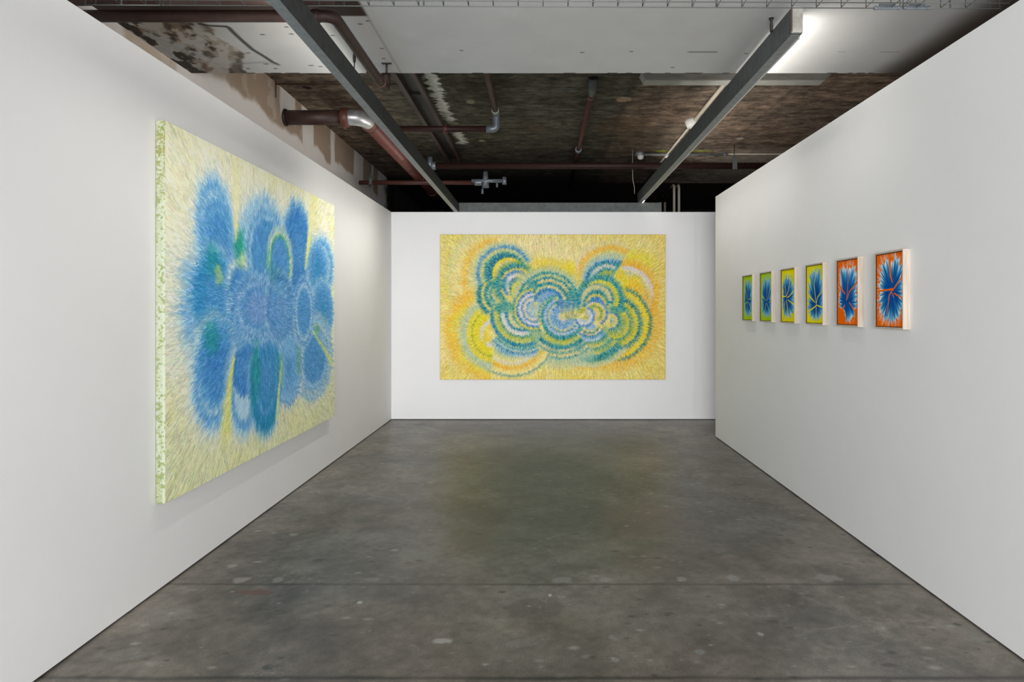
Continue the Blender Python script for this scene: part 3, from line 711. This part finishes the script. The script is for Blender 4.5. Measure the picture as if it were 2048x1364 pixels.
# ---- six small framed works on the right wall
def small(bgc, ctr, ext, slits, seed, cut=None, tip=(205, 218, 232)):
    W, H = 190, 270
    X, Y = np.meshgrid(np.linspace(0, 1, W), np.linspace(1, 0, H))      # Y up, row 0 = top
    rng = np.random.RandomState(seed)
    asp = 0.72
    c = np.zeros((H, W, 3)) + np.array(bgc, float)
    c *= (1 + (fbm(X * 3, Y * 3, seed, 3) - 0.5) * 0.10)[..., None]
    l, r, b, t = ext
    cu, cv = ctr
    dx = X - cu; dy = Y - cv; th = np.arctan2(dy, dx * asp)
    # reach of the petals along each direction (rounded box)
    ex = np.where(dx > 0, r - cu, cu - l); ey = np.where(dy > 0, t - cv, cv - b)
    d = ((np.abs(dx) / ex) ** 3.2 + (np.abs(dy) / ey) ** 3.2) ** (1 / 3.2)
    if cut is not None: d = cut(X, Y, d)
    rag = vn(th * 14 + 50, d * 1.2, seed + 1) * 0.22 + vn(th * 40 + 50, d * 0.6, seed + 2) * 0.16
    dd = d + rag - 0.10
    deep = np.array([10, 72, 138.0]); mid = np.array([32, 114, 168.0]); pale = np.array([92, 156, 192.0]); tipc = np.array(tip, float)
    stv = (vn(th * 40 + 9, d * 3, seed + 3) - 0.5)
    dq = dd + stv * 0.25
    rs = [0, 0.52, 0.74, 0.88, 0.97, 1.1]
    cs = np.stack([deep, deep, mid, pale, tipc, tipc])
    pc = np.stack([np.interp(dq, rs, cs[:, k]) for k in range(3)], -1)
    pc = pc + (stv * 40)[..., None]
    m = sm(1.04, 0.98, dd)[..., None]
    c = c * (1 - m) + pc * m
    # long thin tips
    tips = sm(1.16, 1.10, d + vn(th * 60 + 7, d * 0.3, seed + 5) * 0.5 - 0.1) * sm(0.9, 1.0, d)
    c = c * (1 - tips[..., None] * 0.6) + tipc * tips[..., None] * 0.6
    for s_ in slits:
        pts = s_[0]; w0, w1 = s_[1] * 0.8, s_[2] * 0.8
        dm_ = np.full(X.shape, 9.0); n = len(pts) - 1
        for i in range(n):
            ax, ay = pts[i]; bx, by = pts[i+1][0] - ax, pts[i+1][1] - ay
            t_ = np.clip(((X - ax) * asp * bx * asp + (Y - ay) * by) / ((bx * asp) ** 2 + by * by), 0, 1)
            w = w0 + (w1 - w0) * (i + t_) / n
            dm_ = np.minimum(dm_, np.hypot((X - ax - t_ * bx) * asp, Y - ay - t_ * by) / w)
        k = sm(1.3, 0.8, dm_)[..., None]
        c = c * (1 - k) + np.array(bgc, float) * k
    return np.clip(c, 0, 255)[::-1]

LIME = (158, 190, 14); YEL = (222, 208, 0); ORA = (232, 96, 0)
def cut5(X, Y, d): return d + sm(0.30, 0.16, Y) * (sm(0.42, 0.30, X) + sm(0.80, 0.92, X)) * 0.8
specs = [
 (LIME, (.44,.44), (.12,.95,.08,.92), [([(.47,.88),(.55,.47)],.012,.008),([(.25,.70),(.44,.46)],.010,.008),([(.56,.46),(1,.50)],.008,.014),([(.44,.42),(.2,.36)],.008,.014),([(.44,.42),(.44,.1)],.008,.014),([(.47,.42),(.88,.28)],.008,.012)], 'lime green', None),
 (LIME, (.52,.40), (.08,.98,.07,.93), [([(.55,.92),(.55,.42)],.012,.007),([(.86,.68),(.62,.42)],.014,.008),([(.2,.52),(.46,.42)],.014,.008),([(.75,.38),(1,.41)],.008,.018),([(.5,.37),(.3,.11)],.008,.013),([(.55,.37),(.8,.2)],.008,.012)], 'lime green', None),
 (YEL, (.38,.46), (.06,.98,.08,.90), [([(.65,.80),(.54,.62),(.40,.5)],.014,.010),([(.27,.69),(.35,.5)],.010,.008),([(.4,.46),(.6,.49),(.95,.60)],.008,.016),([(.36,.49),(.0,.49)],.008,.022),([(.38,.42),(.49,.16)],.010,.020),([(.27,.39),(.16,.22)],.008,.014),([(.5,.42),(1,.31)],.008,.024)], 'yellow', None),
 (YEL, (.59,.32), (.08,.99,.05,.93), [([(.60,.90),(.46,.67),(.59,.32)],.012,.010),([(.6,.34),(.66,.44),(.98,.56)],.010,.012),([(.50,.36),(.10,.50)],.012,.022),([(.59,.30),(.14,.20)],.010,.020),([(.59,.32),(.58,.08)],.010,.012),([(.62,.31),(1,.26)],.010,.018)], 'yellow', None),
 (ORA, (.44,.36), (.05,.99,.03,.95), [([(.52,.92),(.52,.66),(.45,.38)],.008,.010),([(.45,.38),(.58,.51),(.95,.64)],.010,.016),([(.36,.48),(.08,.62)],.012,.026),([(.36,.30),(.05,.10)],.010,.05),([(.58,.34),(.98,.14)],.010,.020)], 'orange', cut5),
 (ORA, (.60,.48), (.05,1.0,.04,.97), [([(.50,1.0),(.53,.70),(.61,.60)],.040,.008),([(.61,.49),(.93,.65)],.012,.014),([(.6,.51),(.5,.505),(.08,.495)],.018,.014),([(.58,.48),(.49,.43),(.41,.17)],.014,.010),([(.6,.455),(.66,.40)],.010,.008),([(.68,.45),(.98,.38)],.010,.014)], 'orange', None),
]
near_y = [6.910, 6.333, 5.757, 5.180, 4.606, 4.032]
FW, FD, FZ0, FZ1 = 0.347, 0.042, 1.472, 1.950
where = ['leftmost of the six, its blue petals split by thin lines', 'second from the left, beside the end one',
         'third of the six, with five wide gaps between its petals', 'fourth of the six, next to the orange pair',
         'with narrow lower petals, left of the end frame', 'nearest and rightmost on the wall']
labels = ['small framed lime green painting of blue petals, farthest left of the six',
          'small framed lime green painting of blue petals, hanging beside the yellow ones',
          'small framed yellow painting of blue petals hanging beside the lime green pair',
          'small framed yellow painting of blue petals hanging beside the orange pair',
          'small framed orange painting with petals narrowing at the bottom, left of the last frame',
          'small framed orange painting with a wide gap at the top, nearest and rightmost on wall']
for i, (bgc, ctr, ext, sl, nm, cut) in enumerate(specs):
    ya = near_y[i]; yb = ya + FW
    t = thing('framed_painting', (XR, (ya + yb) / 2, FZ0), labels[i], 'painting', 'six small framed paintings on the right wall')
    xf = XR - FD; w = 0.0105
    fr = MB()
    fr.box((xf, ya, FZ0), (XR, ya + w, FZ1)); fr.box((xf, yb - w, FZ0), (XR, yb, FZ1))
    fr.box((xf, ya + w, FZ0), (XR, yb - w, FZ0 + w)); fr.box((xf, ya + w, FZ1 - w), (XR, yb - w, FZ1))
    fr.build('frame', M['ash'], t, bevel=0.0012)
    ln = MB(); q = 0.0012; xa_, xb_ = xf + 0.002, xf + 0.0134
    ln.box((xa_, ya + w, FZ0 + w), (xb_, ya + w + q, FZ1 - w)); ln.box((xa_, yb - w - q, FZ0 + w), (xb_, yb - w, FZ1 - w))
    ln.box((xa_, ya + w + q, FZ0 + w), (xb_, yb - w - q, FZ0 + w + q)); ln.box((xa_, ya + w + q, FZ1 - w - q), (xb_, yb - w - q, FZ1 - w))
    ln.build('liner', M['rebate'], t)
    MB().box((xf + 0.0135, ya + w, FZ0 + w), (XR - 0.004, yb - w, FZ1 - w)).build('backing', M['rebate'], t)
    a = small(bgc, ctr, ext, sl, 500 + i * 11, cut, (196, 212, 228) if nm == 'orange' else (120, 172, 206))
    e = 0.0045
    # seen from the room the far side is on the left
    me = grid_mesh('picture', (xf + 0.009, yb - w - e, FZ0 + w + e), (0, -(FW - 2 * w - 2 * e), 0), (0, 0, FZ1 - FZ0 - 2 * w - 2 * e), a.shape[1], a.shape[0], lin(a) * GAIN)
    link('picture', me, M['gouache'], t)
    MB().box((xf + 0.0095, ya + w + e, FZ0 + w + e), (xf + 0.0134, yb - w - e, FZ1 - w - e)).build('panel', M['rebate'], t)

# ================================================================== STEEL BEAMS
def beam(label, x0, x1, y0, y1, z0, z1, end=None):
    t = thing('steel_beam', ((x0 + x1) / 2, (y0 + y1) / 2, z0), label, 'beam')
    MB().box((x0, y0, z0), (x1, y1, z1)).build('profile', M['steel_dark'], t, bevel=0.003)
    return t
tb = thing('steel_beam', (0.26, ZB + 0.05, TOP), 'short grey steel beam lying along the top of the back wall', 'beam')
MB().box((-1.184, ZB + 0.005, TOP), (1.745, ZB + 0.068, TOP + 0.137)).build('profile', M['steel_dark'], tb, bevel=0.003)
lb = thing('steel_beam', (-1.217, 6.0, TOP), 'long grey steel beam running overhead on the left to the back wall', 'beam')
MB().box((-1.249, 1.0, TOP + 0.001), (-1.187, ZB + 0.07, TOP + 0.131)).build('profile', M['steel_shaded'], lb, bevel=0.003)
MB().box((-1.247, 1.0, TOP - 0.0015), (-1.189, ZB + 0.0, TOP + 0.001)).build('lit_underside', M['steel'], lb)  # paler steel copy holds the lit bottom face
rb = thing('steel_beam', (1.437, 6.8, 3.137), 'long grey steel beam overhead on the right with a bright end plate facing us', 'beam')
RY0 = 3.825
MB().box((1.405, RY0, 3.137), (1.467, 9.93, 3.284)).build('profile', M['steel_dark'], rb, bevel=0.003)
MB().box((1.408, RY0 + 0.02, 3.1355), (1.464, 9.90, 3.137)).build('lit_underside', M['steel'], rb)  # light on the bottom face put into a paler steel
ep = MB().box((1.403, RY0 - 0.005, 3.142), (1.468, RY0, 3.286)).build('end_plate', M['endcap'], rb, bevel=0.002)
ep['label'] = 'bright square end plate'
MB().box((1.403, RY0 - 0.008, 3.146), (1.4085, RY0 - 0.0045, 3.282)).build('end_lip', M['rust'], rb)
# hangers
def hanger(label, p, zt, zb, m='black', plate=True):
    t = thing('hanger', (p[0], p[1], zb), label, 'hanger')
    MB().tube([(p[0], p[1], zb), (p[0], p[1], zt)], 0.004, 8).build('rod', M['black'], t)
    mb = MB(); mb.tube([(p[0], p[1], zt - 0.085), (p[0], p[1], zt - 0.05), (p[0], p[1], zt - 0.02), (p[0], p[1], zt)], 0.01, 10, rs=[0.008, 0.011, 0.007, 0.016])
    mb.build('socket', M[m], t)
    return t
hanger('rusty hanger above the near end of the right beam', (1.392, 4.12), SOF, 3.27)
hanger('thin black hanger between the left beam and the brown pipe', (-1.262, 4.62), SOF, 3.11, 'black')

# right-hand strip light tucked on the outer side of the beam; its lit end shows past the beam
sl = thing('strip_light', (1.492, 6.8, 3.15), 'lit strip light on the right beam, its glowing tip showing at the far end', 'light')
MB().box((1.468, 3.95, 3.160), (1.50, 9.86, 3.20)).build('housing', M['white_plastic'], sl)
MB().tube([(1.478, 9.79, 3.152), (1.478, 9.90, 3.152)], 0.011, 14).build('tube_end', M['lamp'], sl)

# ================================================================== CABLE TRAY
def tray(label, x0, x1):
    zc = lambda x: 3.147 - (x + 2.34) / 4.7 * 0.020 + 0.006
    t = thing('cable_tray', ((x0 + x1) / 2, 3.43, 3.147), label, 'cable tray', 'wire cable trays across the top')
    Yf = 3.50; ys = [Yf - 0.062 * k for k in range(5)]
    mb = MB(); r = 0.0025
    for y in ys: mb.tube([(x0, y, zc(x0)), (x1, y, zc(x1))], r * 1.15, 8)
    for y in (ys[0], ys[-1]):
        mb.tube([(x0, y, zc(x0) + 0.05), (x1, y, zc(x1) + 0.05)], r * 1.15, 8)
    s = 0.1275; k = math.ceil((x0 + 0.002 - 0.012) / s)
    xs = [x0 + 0.004, x1 - 0.004]
    while k * s + 0.012 < x1 - 0.01:
        if k * s + 0.012 > x0 + 0.02: xs.append(k * s + 0.012)
        k += 1
    for x in xs:
        z = zc(x) + r * 2
        mb.tube([(x, ys[0] + 0.003, z + 0.05), (x, ys[0] + 0.003, z), (x, ys[-1] - 0.003, z), (x, ys[-1] - 0.003, z + 0.05)], r, 8)
    mb.build('wire_mesh', M['wire'], t)
    return t, zc, ys
tray('short length of wire cable tray at the top left corner, over the brown pipe', -2.34, -1.950)
t2, zc, ys = tray('long middle length of wire cable tray crossing above both walkway beams', -1.943, 1.848)
t3, _, _ = tray('short length of wire cable tray at the top right corner', 1.855, 2.36)
for j, (xa, xb, tt) in enumerate(((1.705, 1.846, t2), (1.858, 1.998, t3))):
    mb = MB(); z = zc(1.85) - 0.002
    mb.box((xa + 0.012, ys[0] - 0.004, z - 0.003), (xb - 0.012, ys[0] + 0.006, z + 0.013))
    mb.box((xa + 0.03, ys[0] - 0.006, z + 0.008), (xb - 0.03, ys[0] + 0.004, z + 0.024))
    for xx in (xa + 0.010, xb - 0.010):
        mb.tube([(xx, ys[0] - 0.008, z + 0.005), (xx, ys[0] + 0.008, z + 0.005)], 0.009, 12)
    o = mb.build('splice_clamp', M['fitting'], tt, bevel=0.0015)
for xx in (-0.6, 0.9):
    mb = MB().tube([(xx, 3.50, zc(xx)), (xx, 3.50, SOF - 0.001)], 0.004, 8); mb.build('support_rod', M['wire'], t2)
MB().tube([(-2.15, 3.50, zc(-2.15)), (-2.15, 3.50, SOF)], 0.004, 8).build('support_rod', M['wire'], bpy.data.objects['cable_tray'])
MB().tube([(2.1, 3.50, zc(2.1)), (2.1, 3.50, SOF)], 0.004, 8).build('support_rod', M['wire'], t3)

# ================================================================== PIPES
def pipe(name, label, pts, r, m, cat='pipe', rr=None, n=20):
    p0 = Vector(pts[0])
    t = thing(name, p0, label, cat)
    MB().tube(bend(pts, rr or r * 2.2) if len(pts) > 2 else pts, r, n).build('pipe', M[m], t)
    return t
def collar(t, p, axis, r, l, m, name='collar'):
    a = Vector(axis).normalized() * (l / 2); p = Vector(p)
    return MB().tube([p - a, p - a * 0.8, p + a * 0.8, p + a], r, 20, rs=[r * 0.92, r, r, r * 0.92]).build(name, M[m], t)

# 1 brown pipe: out of the wall, across, elbow, away from us, up behind the dropped beam
t = pipe('pipe', 'dark brown pipe crossing the top left corner and turning back beside the left beam',
         [(XW + 0.003, 3.86, 3.25), (-1.17, 3.86, 3.25), (-1.17, 5.16, 3.25), (-1.17, 5.16, SLAB)], 0.033, 'brownpipe', rr=0.075)
collar(t, (-1.17, 5.00, 3.25), (0, 1, 0), 0.038, 0.03, 'rust')
collar(t, (-1.17, 4.90, 3.25), (0, 1, 0), 0.036, 0.05, 'brownpipe')
collar(t, (-1.27, 3.86, 3.25), (1, 0, 0), 0.038, 0.04, 'brownpipe')
pipe('pipe', 'darker brown pipe at the very top edge, left of the left beam',
     [(XW + 0.003, 3.61, 3.235), (-1.10, 3.61, 3.235)], 0.036, 'brownpipe')
for p, lab in (((-1.235, 4.87), 'black pipe clamp hanging from the white soffit, left of the brown pipe'),
               ((-1.10, 4.87), 'black pipe clamp hanging from the white soffit, right of the brown pipe')):
    h = thing('pipe_clamp', (p[0], p[1], SOF - 0.06), lab, 'bracket')
    MB().box((p[0] - 0.035, p[1] - 0.01, SOF - 0.006), (p[0] + 0.035, p[1] + 0.01, SOF)).build('plate', M['black'], h)
    MB().tube([(p[0], p[1], SOF - 0.07), (p[0], p[1], SOF - 0.004)], 0.008, 8).build('rod', M['black'], h)

# 2 big drain: out of the wall, silver elbow, red run to the back
DZ = EYE + 1.95; DY = 6.93
t = thing('drain_pipe', (XW, DY, DZ), 'fat red-brown drain pipe with a silver elbow running back along the left side', 'pipe')
MB().tube([(XW + 0.01, DY, DZ), (-2.02, DY, DZ)], 0.074, 28).build('cross_pipe', M['brownpipe'], t)
collar(t, (XW + 0.012, DY, DZ), (1, 0, 0), 0.085, 0.022, 'black', 'wall_collar')
collar(t, (-1.985, DY, DZ), (1, 0, 0), 0.094, 0.075, 'redpipe')
e = bend([(-1.95, DY, DZ), (-1.80, DY, DZ), (-1.80, DY + 0.16, DZ)], 0.14, 9)
MB().tube(e, 0.079, 28).build('elbow', M['foil'], t)['label'] = 'silver metal elbow'
collar(t, (-1.80, DY + 0.20, DZ), (0, 1, 0), 0.09, 0.08, 'redpipe')
MB().tube([(-1.80, DY + 0.2, DZ), (-1.80, 15.19, DZ + 0.02)], 0.074, 28).build('run_pipe', M['redpipe'], t)
for y in (8.7, 10.1, 11.3): collar(t, (-1.80, y, DZ + 0.01), (0, 1, 0), 0.082, 0.05, 'redpipe')
MB().box((-2.0, DY - 0.012, DZ - 0.115), (-1.97, DY + 0.012, DZ - 0.085)).build('lug', M['redpipe'], t)

# 3 thin pipe across, hung on a rod, with a valve
PZ = EYE + 1.75; PY = 9.40
t = pipe('pipe', 'thin red pipe crossing low at the back left, ending in a valve', [(-2.50, PY, PZ), (-0.90, PY, PZ)], 0.030, 'dimpipe')
collar(t, (-0.86, PY, PZ), (1, 0, 0), 0.042, 0.10, 'fitting')
v = MB(); v.tube([(-0.76, PY, PZ - 0.07), (-0.76, PY, PZ + 0.15)], 0.045, 16, rs=[0.05, 0.03])
v.tube([(-0.95, PY - 0.02, PZ + 0.02), (-0.52, PY - 0.02, PZ + 0.02)], 0.026, 14)
v.tube([(-0.50, PY - 0.02, PZ - 0.03), (-0.50, PY - 0.02, PZ + 0.07)], 0.03, 12)
v.tube([(-0.60, PY - 0.04, PZ - 0.07), (-0.60, PY - 0.04, PZ)], 0.014, 10)
v.tube([(-0.80, PY - 0.04, PZ - 0.16), (-0.80, PY - 0.04, PZ - 0.09)], 0.016, 10)
v.build('valve', M['fitting'], t)
h = thing('pipe_hanger', (-2.34, PY, PZ), 'grey hanger rod carrying the thin red pipe beside the left partition', 'hanger')
MB().tube([(-2.34, PY, PZ + 0.10), (-2.34, PY, SLAB)], 0.006, 8).build('rod', M['black'], h)
MB().tube([(-2.34, PY, PZ - 0.034), (-2.34, PY, PZ + 0.03), (-2.34, PY, PZ + 0.12)], 0.02, 10, rs=[0.034, 0.034, 0.012]).build('strap', M['steel_dark'], h)

# 4 upper run: away from us, drop elbow, then to the left
t = pipe('pipe', 'red-brown pipe from behind the white soffit, dropping to a cross run above left beam',
         [(-0.49, 5.2, EYE + 2.15), (-0.49, 7.42, EYE + 2.15)], 0.033, 'dimpipe')
MB().tube(bend([(-0.49, 7.38, EYE + 2.15), (-0.49, 7.52, EYE + 2.15), (-0.49, 7.52, EYE + 1.99), (-0.60, 7.52, EYE + 1.99)], 0.05), 0.04, 18).build('elbow', M['fitting'], t)
MB().tube([(-0.56, 7.52, EYE + 1.99), (-1.70, 7.52, EYE + 1.99)], 0.034, 18).build('cross_pipe', M['shadedpipe'], t)
collar(t, (-0.49, 7.36, EYE + 2.15), (0, 1, 0), 0.042, 0.05, 'endcap')
collar(t, (-1.05, 7.52, EYE + 1.99), (1, 0, 0), 0.045, 0.05, 'dimpipe')

# 5 main cross pipe
MY = 9.26; MZ = EYE + 1.95
t = pipe('pipe', 'long shaded red pipe spanning the whole bay in front of the back wall', [(-1.42, MY, MZ), (3.4, MY, MZ)], 0.043, 'shadedpipe')
collar(t, (-1.45, MY, MZ), (1, 0, 0), 0.055, 0.06, 'fitting')
MB().tube([(-1.50, MY, MZ - 0.05), (-1.50, MY, MZ + 0.12)], 0.035, 14).build('end_tee', M['fitting'], t)
h = thing('pipe_hanger', (2.62, MY, MZ), 'dark grey hanger strap holding the long red pipe near the right partition', 'hanger')
MB().tube([(2.62, MY - 0.02, MZ + 0.10), (2.62, MY - 0.02, SLAB)], 0.006, 8).build('rod', M['black'], h)
MB().box((2.59, MY - 0.055, MZ - 0.055), (2.65, MY - 0.04, MZ + 0.12)).build('strap', M['steel_dark'], h)

# 6 middle run away from us
t = pipe('pipe', 'slender red pipe in the middle of the ceiling running toward the back', [(0.505, 6.75, EYE + 2.15), (0.505, 12.10, EYE + 2.15)], 0.027, 'dimpipe')
MB().tube([(0.505, 6.80, EYE + 2.15), (0.505, 6.62, EYE + 2.17), (0.505, 6.55, SLAB)], 0.04, 16, rs=[0.035, 0.045, 0.05]).build('elbow', M['steel_dark'], t)
collar(t, (0.505, 6.90, EYE + 2.15), (0, 1, 0), 0.035, 0.04, 'redpipe')
collar(t, (0.505, 9.20, EYE + 2.15), (0, 1, 0), 0.045, 0.10, 'fitting')

# 7 old open channel with two rails
t = thing('channel', (-1.22, 5.1, SLAB - 0.10), 'old brown steel channel of two rails fixed under the slab beside the plaster line', 'channel')
for x in (-1.33, -1.16):
    MB().box((x - 0.022, 5.24, SLAB - 0.10), (x + 0.022, 9.9, SLAB - 0.055)).build('rail', M['brownpipe'], t)
MB().box((-1.31, 5.24, SLAB - 0.035), (-1.18, 9.9, SLAB - 0.002)).build('bed', M['black'], t)
for y in (6.9, 8.4):
    MB().box((-1.34, y, SLAB - 0.06), (-1.15, y + 0.03, SLAB - 0.004)).build('crossbar', M['black'], t)

# 8 unlit fluorescent batten
t = thing('batten_light', (1.83, 6.40, SLAB), 'long unlit grey batten light under the slab behind the right beam', 'light fitting')
a0, a1 = 0.93, 2.72
MB().add([(a0 + 0.04, 6.33, 3.715), (a1 - 0.08, 6.33, 3.715), (a1 - 0.08, 6.47, 3.715), (a0 + 0.04, 6.47, 3.715),
          (a0, 6.33, 3.79), (a1, 6.33, 3.79), (a1, 6.47, 3.79), (a0, 6.47, 3.79)],
         [(3,2,1,0),(4,5,6,7),(0,1,5,4),(1,2,6,5),(2,3,7,6),(3,0,4,7)]).build('diffuser', M['batten'], t, bevel=0.006)
MB().box((a0 + 0.02, 6.35, 3.785), (a1 - 0.02, 6.45, SLAB)).build('body', M['steel'], t)

# 9 cream conduit with junction box beside the right beam
CX = 1.79; CZ = SLAB - 0.03
t = thing('conduit', (CX, 6.5, CZ), 'cream conduit with a white junction box running back beside the right beam', 'conduit')
MB().tube([(CX, 6.55, CZ), (CX, 7.9, CZ)], 0.022, 14).build('pipe', M['conduit'], t)
MB().tube([(CX, 8.15, CZ), (CX, 12.1, CZ)], 0.014, 12).build('pipe', M['conduit'], t)
MB().tube([(CX, 8.0, SLAB - 0.001), (CX, 8.0, SLAB - 0.03), (CX, 8.0, SLAB - 0.09)], 0.09, 24, rs=[0.10, 0.10, 0.075]).build('junction_box', M['white_plastic'], t)
MB().tube([(CX + 0.02, 7.95, CZ - 0.05), (CX + 0.05, 7.98, CZ - 0.14), (CX + 0.02, 7.96, CZ - 0.17)], 0.004, 6).build('loose_wire', M['conduit'], t)
MB().tube([(CX - 0.01, 9.62, CZ - 0.06), (CX - 0.01, 9.62, CZ)], 0.022, 14).build('socket', M['white_plastic'], t)

# 10 cross conduit
t = thing('conduit', (1.45, 9.68, SLAB - 0.03), 'grey conduit crossing the slab just behind the round ceiling sensor', 'conduit')
MB().tube([(1.43, 9.68, SLAB - 0.03), (2.65, 9.68, SLAB - 0.03)], 0.016, 12).build('pipe', M['steel'], t)
MB().tube([(2.65, 9.68, SLAB - 0.024), (4.3, 9.68, SLAB - 0.024)], 0.010, 10).build('pipe', M['conduit'], t)
collar(t, (2.62, 9.68, SLAB - 0.03), (1, 0, 0), 0.022, 0.05, 'fitting')
t = thing('ceiling_sensor', (1.40, 9.66, SLAB), 'small white round ceiling sensor at the end of the cross conduit', 'sensor')
MB().tube([(1.40, 9.66, SLAB), (1.40, 9.66, SLAB - 0.05)], 0.06, 20, rs=[0.06, 0.065]).build('base', M['steel'], t)
MB().tube([(1.41, 9.64, SLAB - 0.05), (1.41, 9.64, SLAB - 0.08), (1.41, 9.64, SLAB - 0.10), (1.41, 9.64, SLAB - 0.112)], 0.05, 20, rs=[0.045, 0.046, 0.036, 0.012]).build('dome', M['white_plastic'], t)

# 11 conduits in the dark space beyond the back wall
for lab, x, y in (('cream conduit dropping behind the back wall, rightmost of the bright pair', 2.43, 12.0),
                  ('cream conduit dropping behind the back wall, left one of the bright pair', 2.345, 12.0)):
    t = thing('conduit', (x, y, 0), lab, 'conduit', 'conduits dropping behind the back wall')
    MB().tube(bend([(x, y + 1.2, SLAB - 0.03), (x, y, SLAB - 0.03), (x, y, 0.0)], 0.09), 0.023, 14).build('pipe', M['conduit'], t)
for lab, x, y in (('dim conduit beside the lying steel beam, nearer the beam end', 2.335, 13.3),
                  ('dim conduit beside the lying steel beam, nearer the bright conduits', 2.42, 13.3)):
    t = thing('conduit', (x, y, 0), lab, 'conduit', 'conduits dropping behind the back wall')
    MB().tube([(x, y, SLAB - 0.14), (x, y, 0.0)], 0.023, 14).build('pipe', M['conduit'], t)

# 12 thin rod near the left wall, short wire, cable
t = thing('conduit', (-2.55, 6.66, SLAB - 0.02), 'very thin dark red rod crossing under the slab above the drain pipe', 'conduit')
MB().tube([(-2.59, 6.66, SLAB - 0.03), (-1.3, 6.66, SLAB - 0.03)], 0.006, 8).build('pipe', M['rust'], t)
MB().tube([(-2.585, 6.66, SLAB - 0.16), (-2.585, 6.66, SLAB - 0.005)], 0.005, 8).build('drop', M['black'], t)
w = MB().tube([(1.285, 9.55, SLAB), (1.285, 9.55, SLAB - 0.24), (1.287, 9.55, SLAB - 0.40), (1.31, 9.55, SLAB - 0.52), (1.318, 9.6, SLAB - 0.60)], 0.004, 6).build('cable', M['conduit'])
tag(w, 'thin pale cable hanging at the far end of the right beam', 'cable')

# ================================================================== LIGHT
def area(name, loc, rot, sx, sy, power, color=(1, 1, 1), spread=math.pi):
    l = bpy.data.lights.new(name, 'AREA'); l.shape = 'RECTANGLE'; l.size = sx; l.size_y = sy
    l.energy = power; l.color = color; l.spread = spread
    o = bpy.data.objects.new(name, l); C.objects.link(o); o.location = loc; o.rotation_euler = rot
    return o
def aim(o, d):
    o.rotation_euler = Vector(d).to_track_quat('-Z', 'Y').to_euler()
from mathutils import Matrix
WARM = (1.0, 0.965, 0.92); DAY = (0.945, 0.965, 1.0)
# name, place, direction, size x, size y, power, colour ; strips have their long side along the beams
LIGHTS = [
 ('wall_washer', (-1.285, 5.9, 3.07), (-0.5, 0, -0.87), 5.8, 0.04, 8, WARM, 90),
 ('wall_washer', (1.49, 7.0, 3.20), (0.5, 0, -0.87), 5.6, 0.04, 14, WARM, 90),
 ('wall_washer', (-1.285, 7.6, 3.07), (-0.6, 0.5, -0.7), 2.8, 0.04, 7, WARM, 110),
 ('wall_washer', (1.49, 7.2, 3.20), (0.6, 0.4, -0.7), 2.6, 0.04, 8, WARM, 110),
 ('up_strip', (-1.285, 5.1, 3.09), (-0.80, 0, 0.60), 7.4, 0.03, 9.5, WARM, 112),
 ('up_strip', (1.49, 7.0, 3.215), (0.85, 0, 0.53), 5.8, 0.02, 17, WARM, 112),
 ('daylight', (1.3, -5.5, 1.6), (-0.18, 1, 0), 3.2, 2.6, 680, DAY, 180),
 ('daylight', (-1.3, -5.5, 1.6), (0.05, 1, 0), 2.0, 2.6, 560, DAY, 180),
 ('back_wall_fill', (0.1, 0.5, 3.0), (0, 1, -0.15), 0.8, 0.3, 4, WARM, 45),  # unseen fill lamp added to lift the back wall
]
WORLD = 0.35
for n_, loc_, d_, sx_, sy_, pw_, c_, sp_ in LIGHTS:
    if pw_ <= 0: continue
    o = area(n_, loc_, (0, 0, 0), sx_, sy_, pw_, c_, math.radians(sp_))
    zax = -Vector(d_).normalized()
    xax = Vector((0, 1, 0)) if 'str' in n_ or 'wash' in n_ else Vector((0, 0, 1)).cross(zax).normalized()
    yax = zax.cross(xax)
    o.rotation_euler = Matrix((xax, yax, zax)).transposed().to_euler()

w = bpy.data.worlds.new('world'); bpy.context.scene.world = w; w.use_nodes = True
w.node_tree.nodes['Background'].inputs[0].default_value = (0.80, 0.88, 1.0, 1)
w.node_tree.nodes['Background'].inputs[1].default_value = WORLD

# ================================================================== CAMERA
cam = bpy.data.cameras.new('camera'); co = bpy.data.objects.new('camera', cam); C.objects.link(co)
co.location = (0, 0, EYE); co.rotation_euler = (math.radians(90), 0, 0)
cam.sensor_width = 36; cam.lens = F * 36 / 2048
cam.shift_x = -(VX - 1024) / 2048; cam.shift_y = -(682 - VY) / 2048
cam.clip_start = 0.05
sc = bpy.context.scene; sc.camera = co
sc.view_settings.view_transform = 'Standard'; sc.view_settings.look = 'None'
sc.view_settings.gamma = 1; sc.view_settings.use_curve_mapping = False
sc.view_settings.exposure = 0.0
sc.cycles.use_denoising = True
sc.cycles.max_bounces = 10; sc.cycles.diffuse_bounces = 6
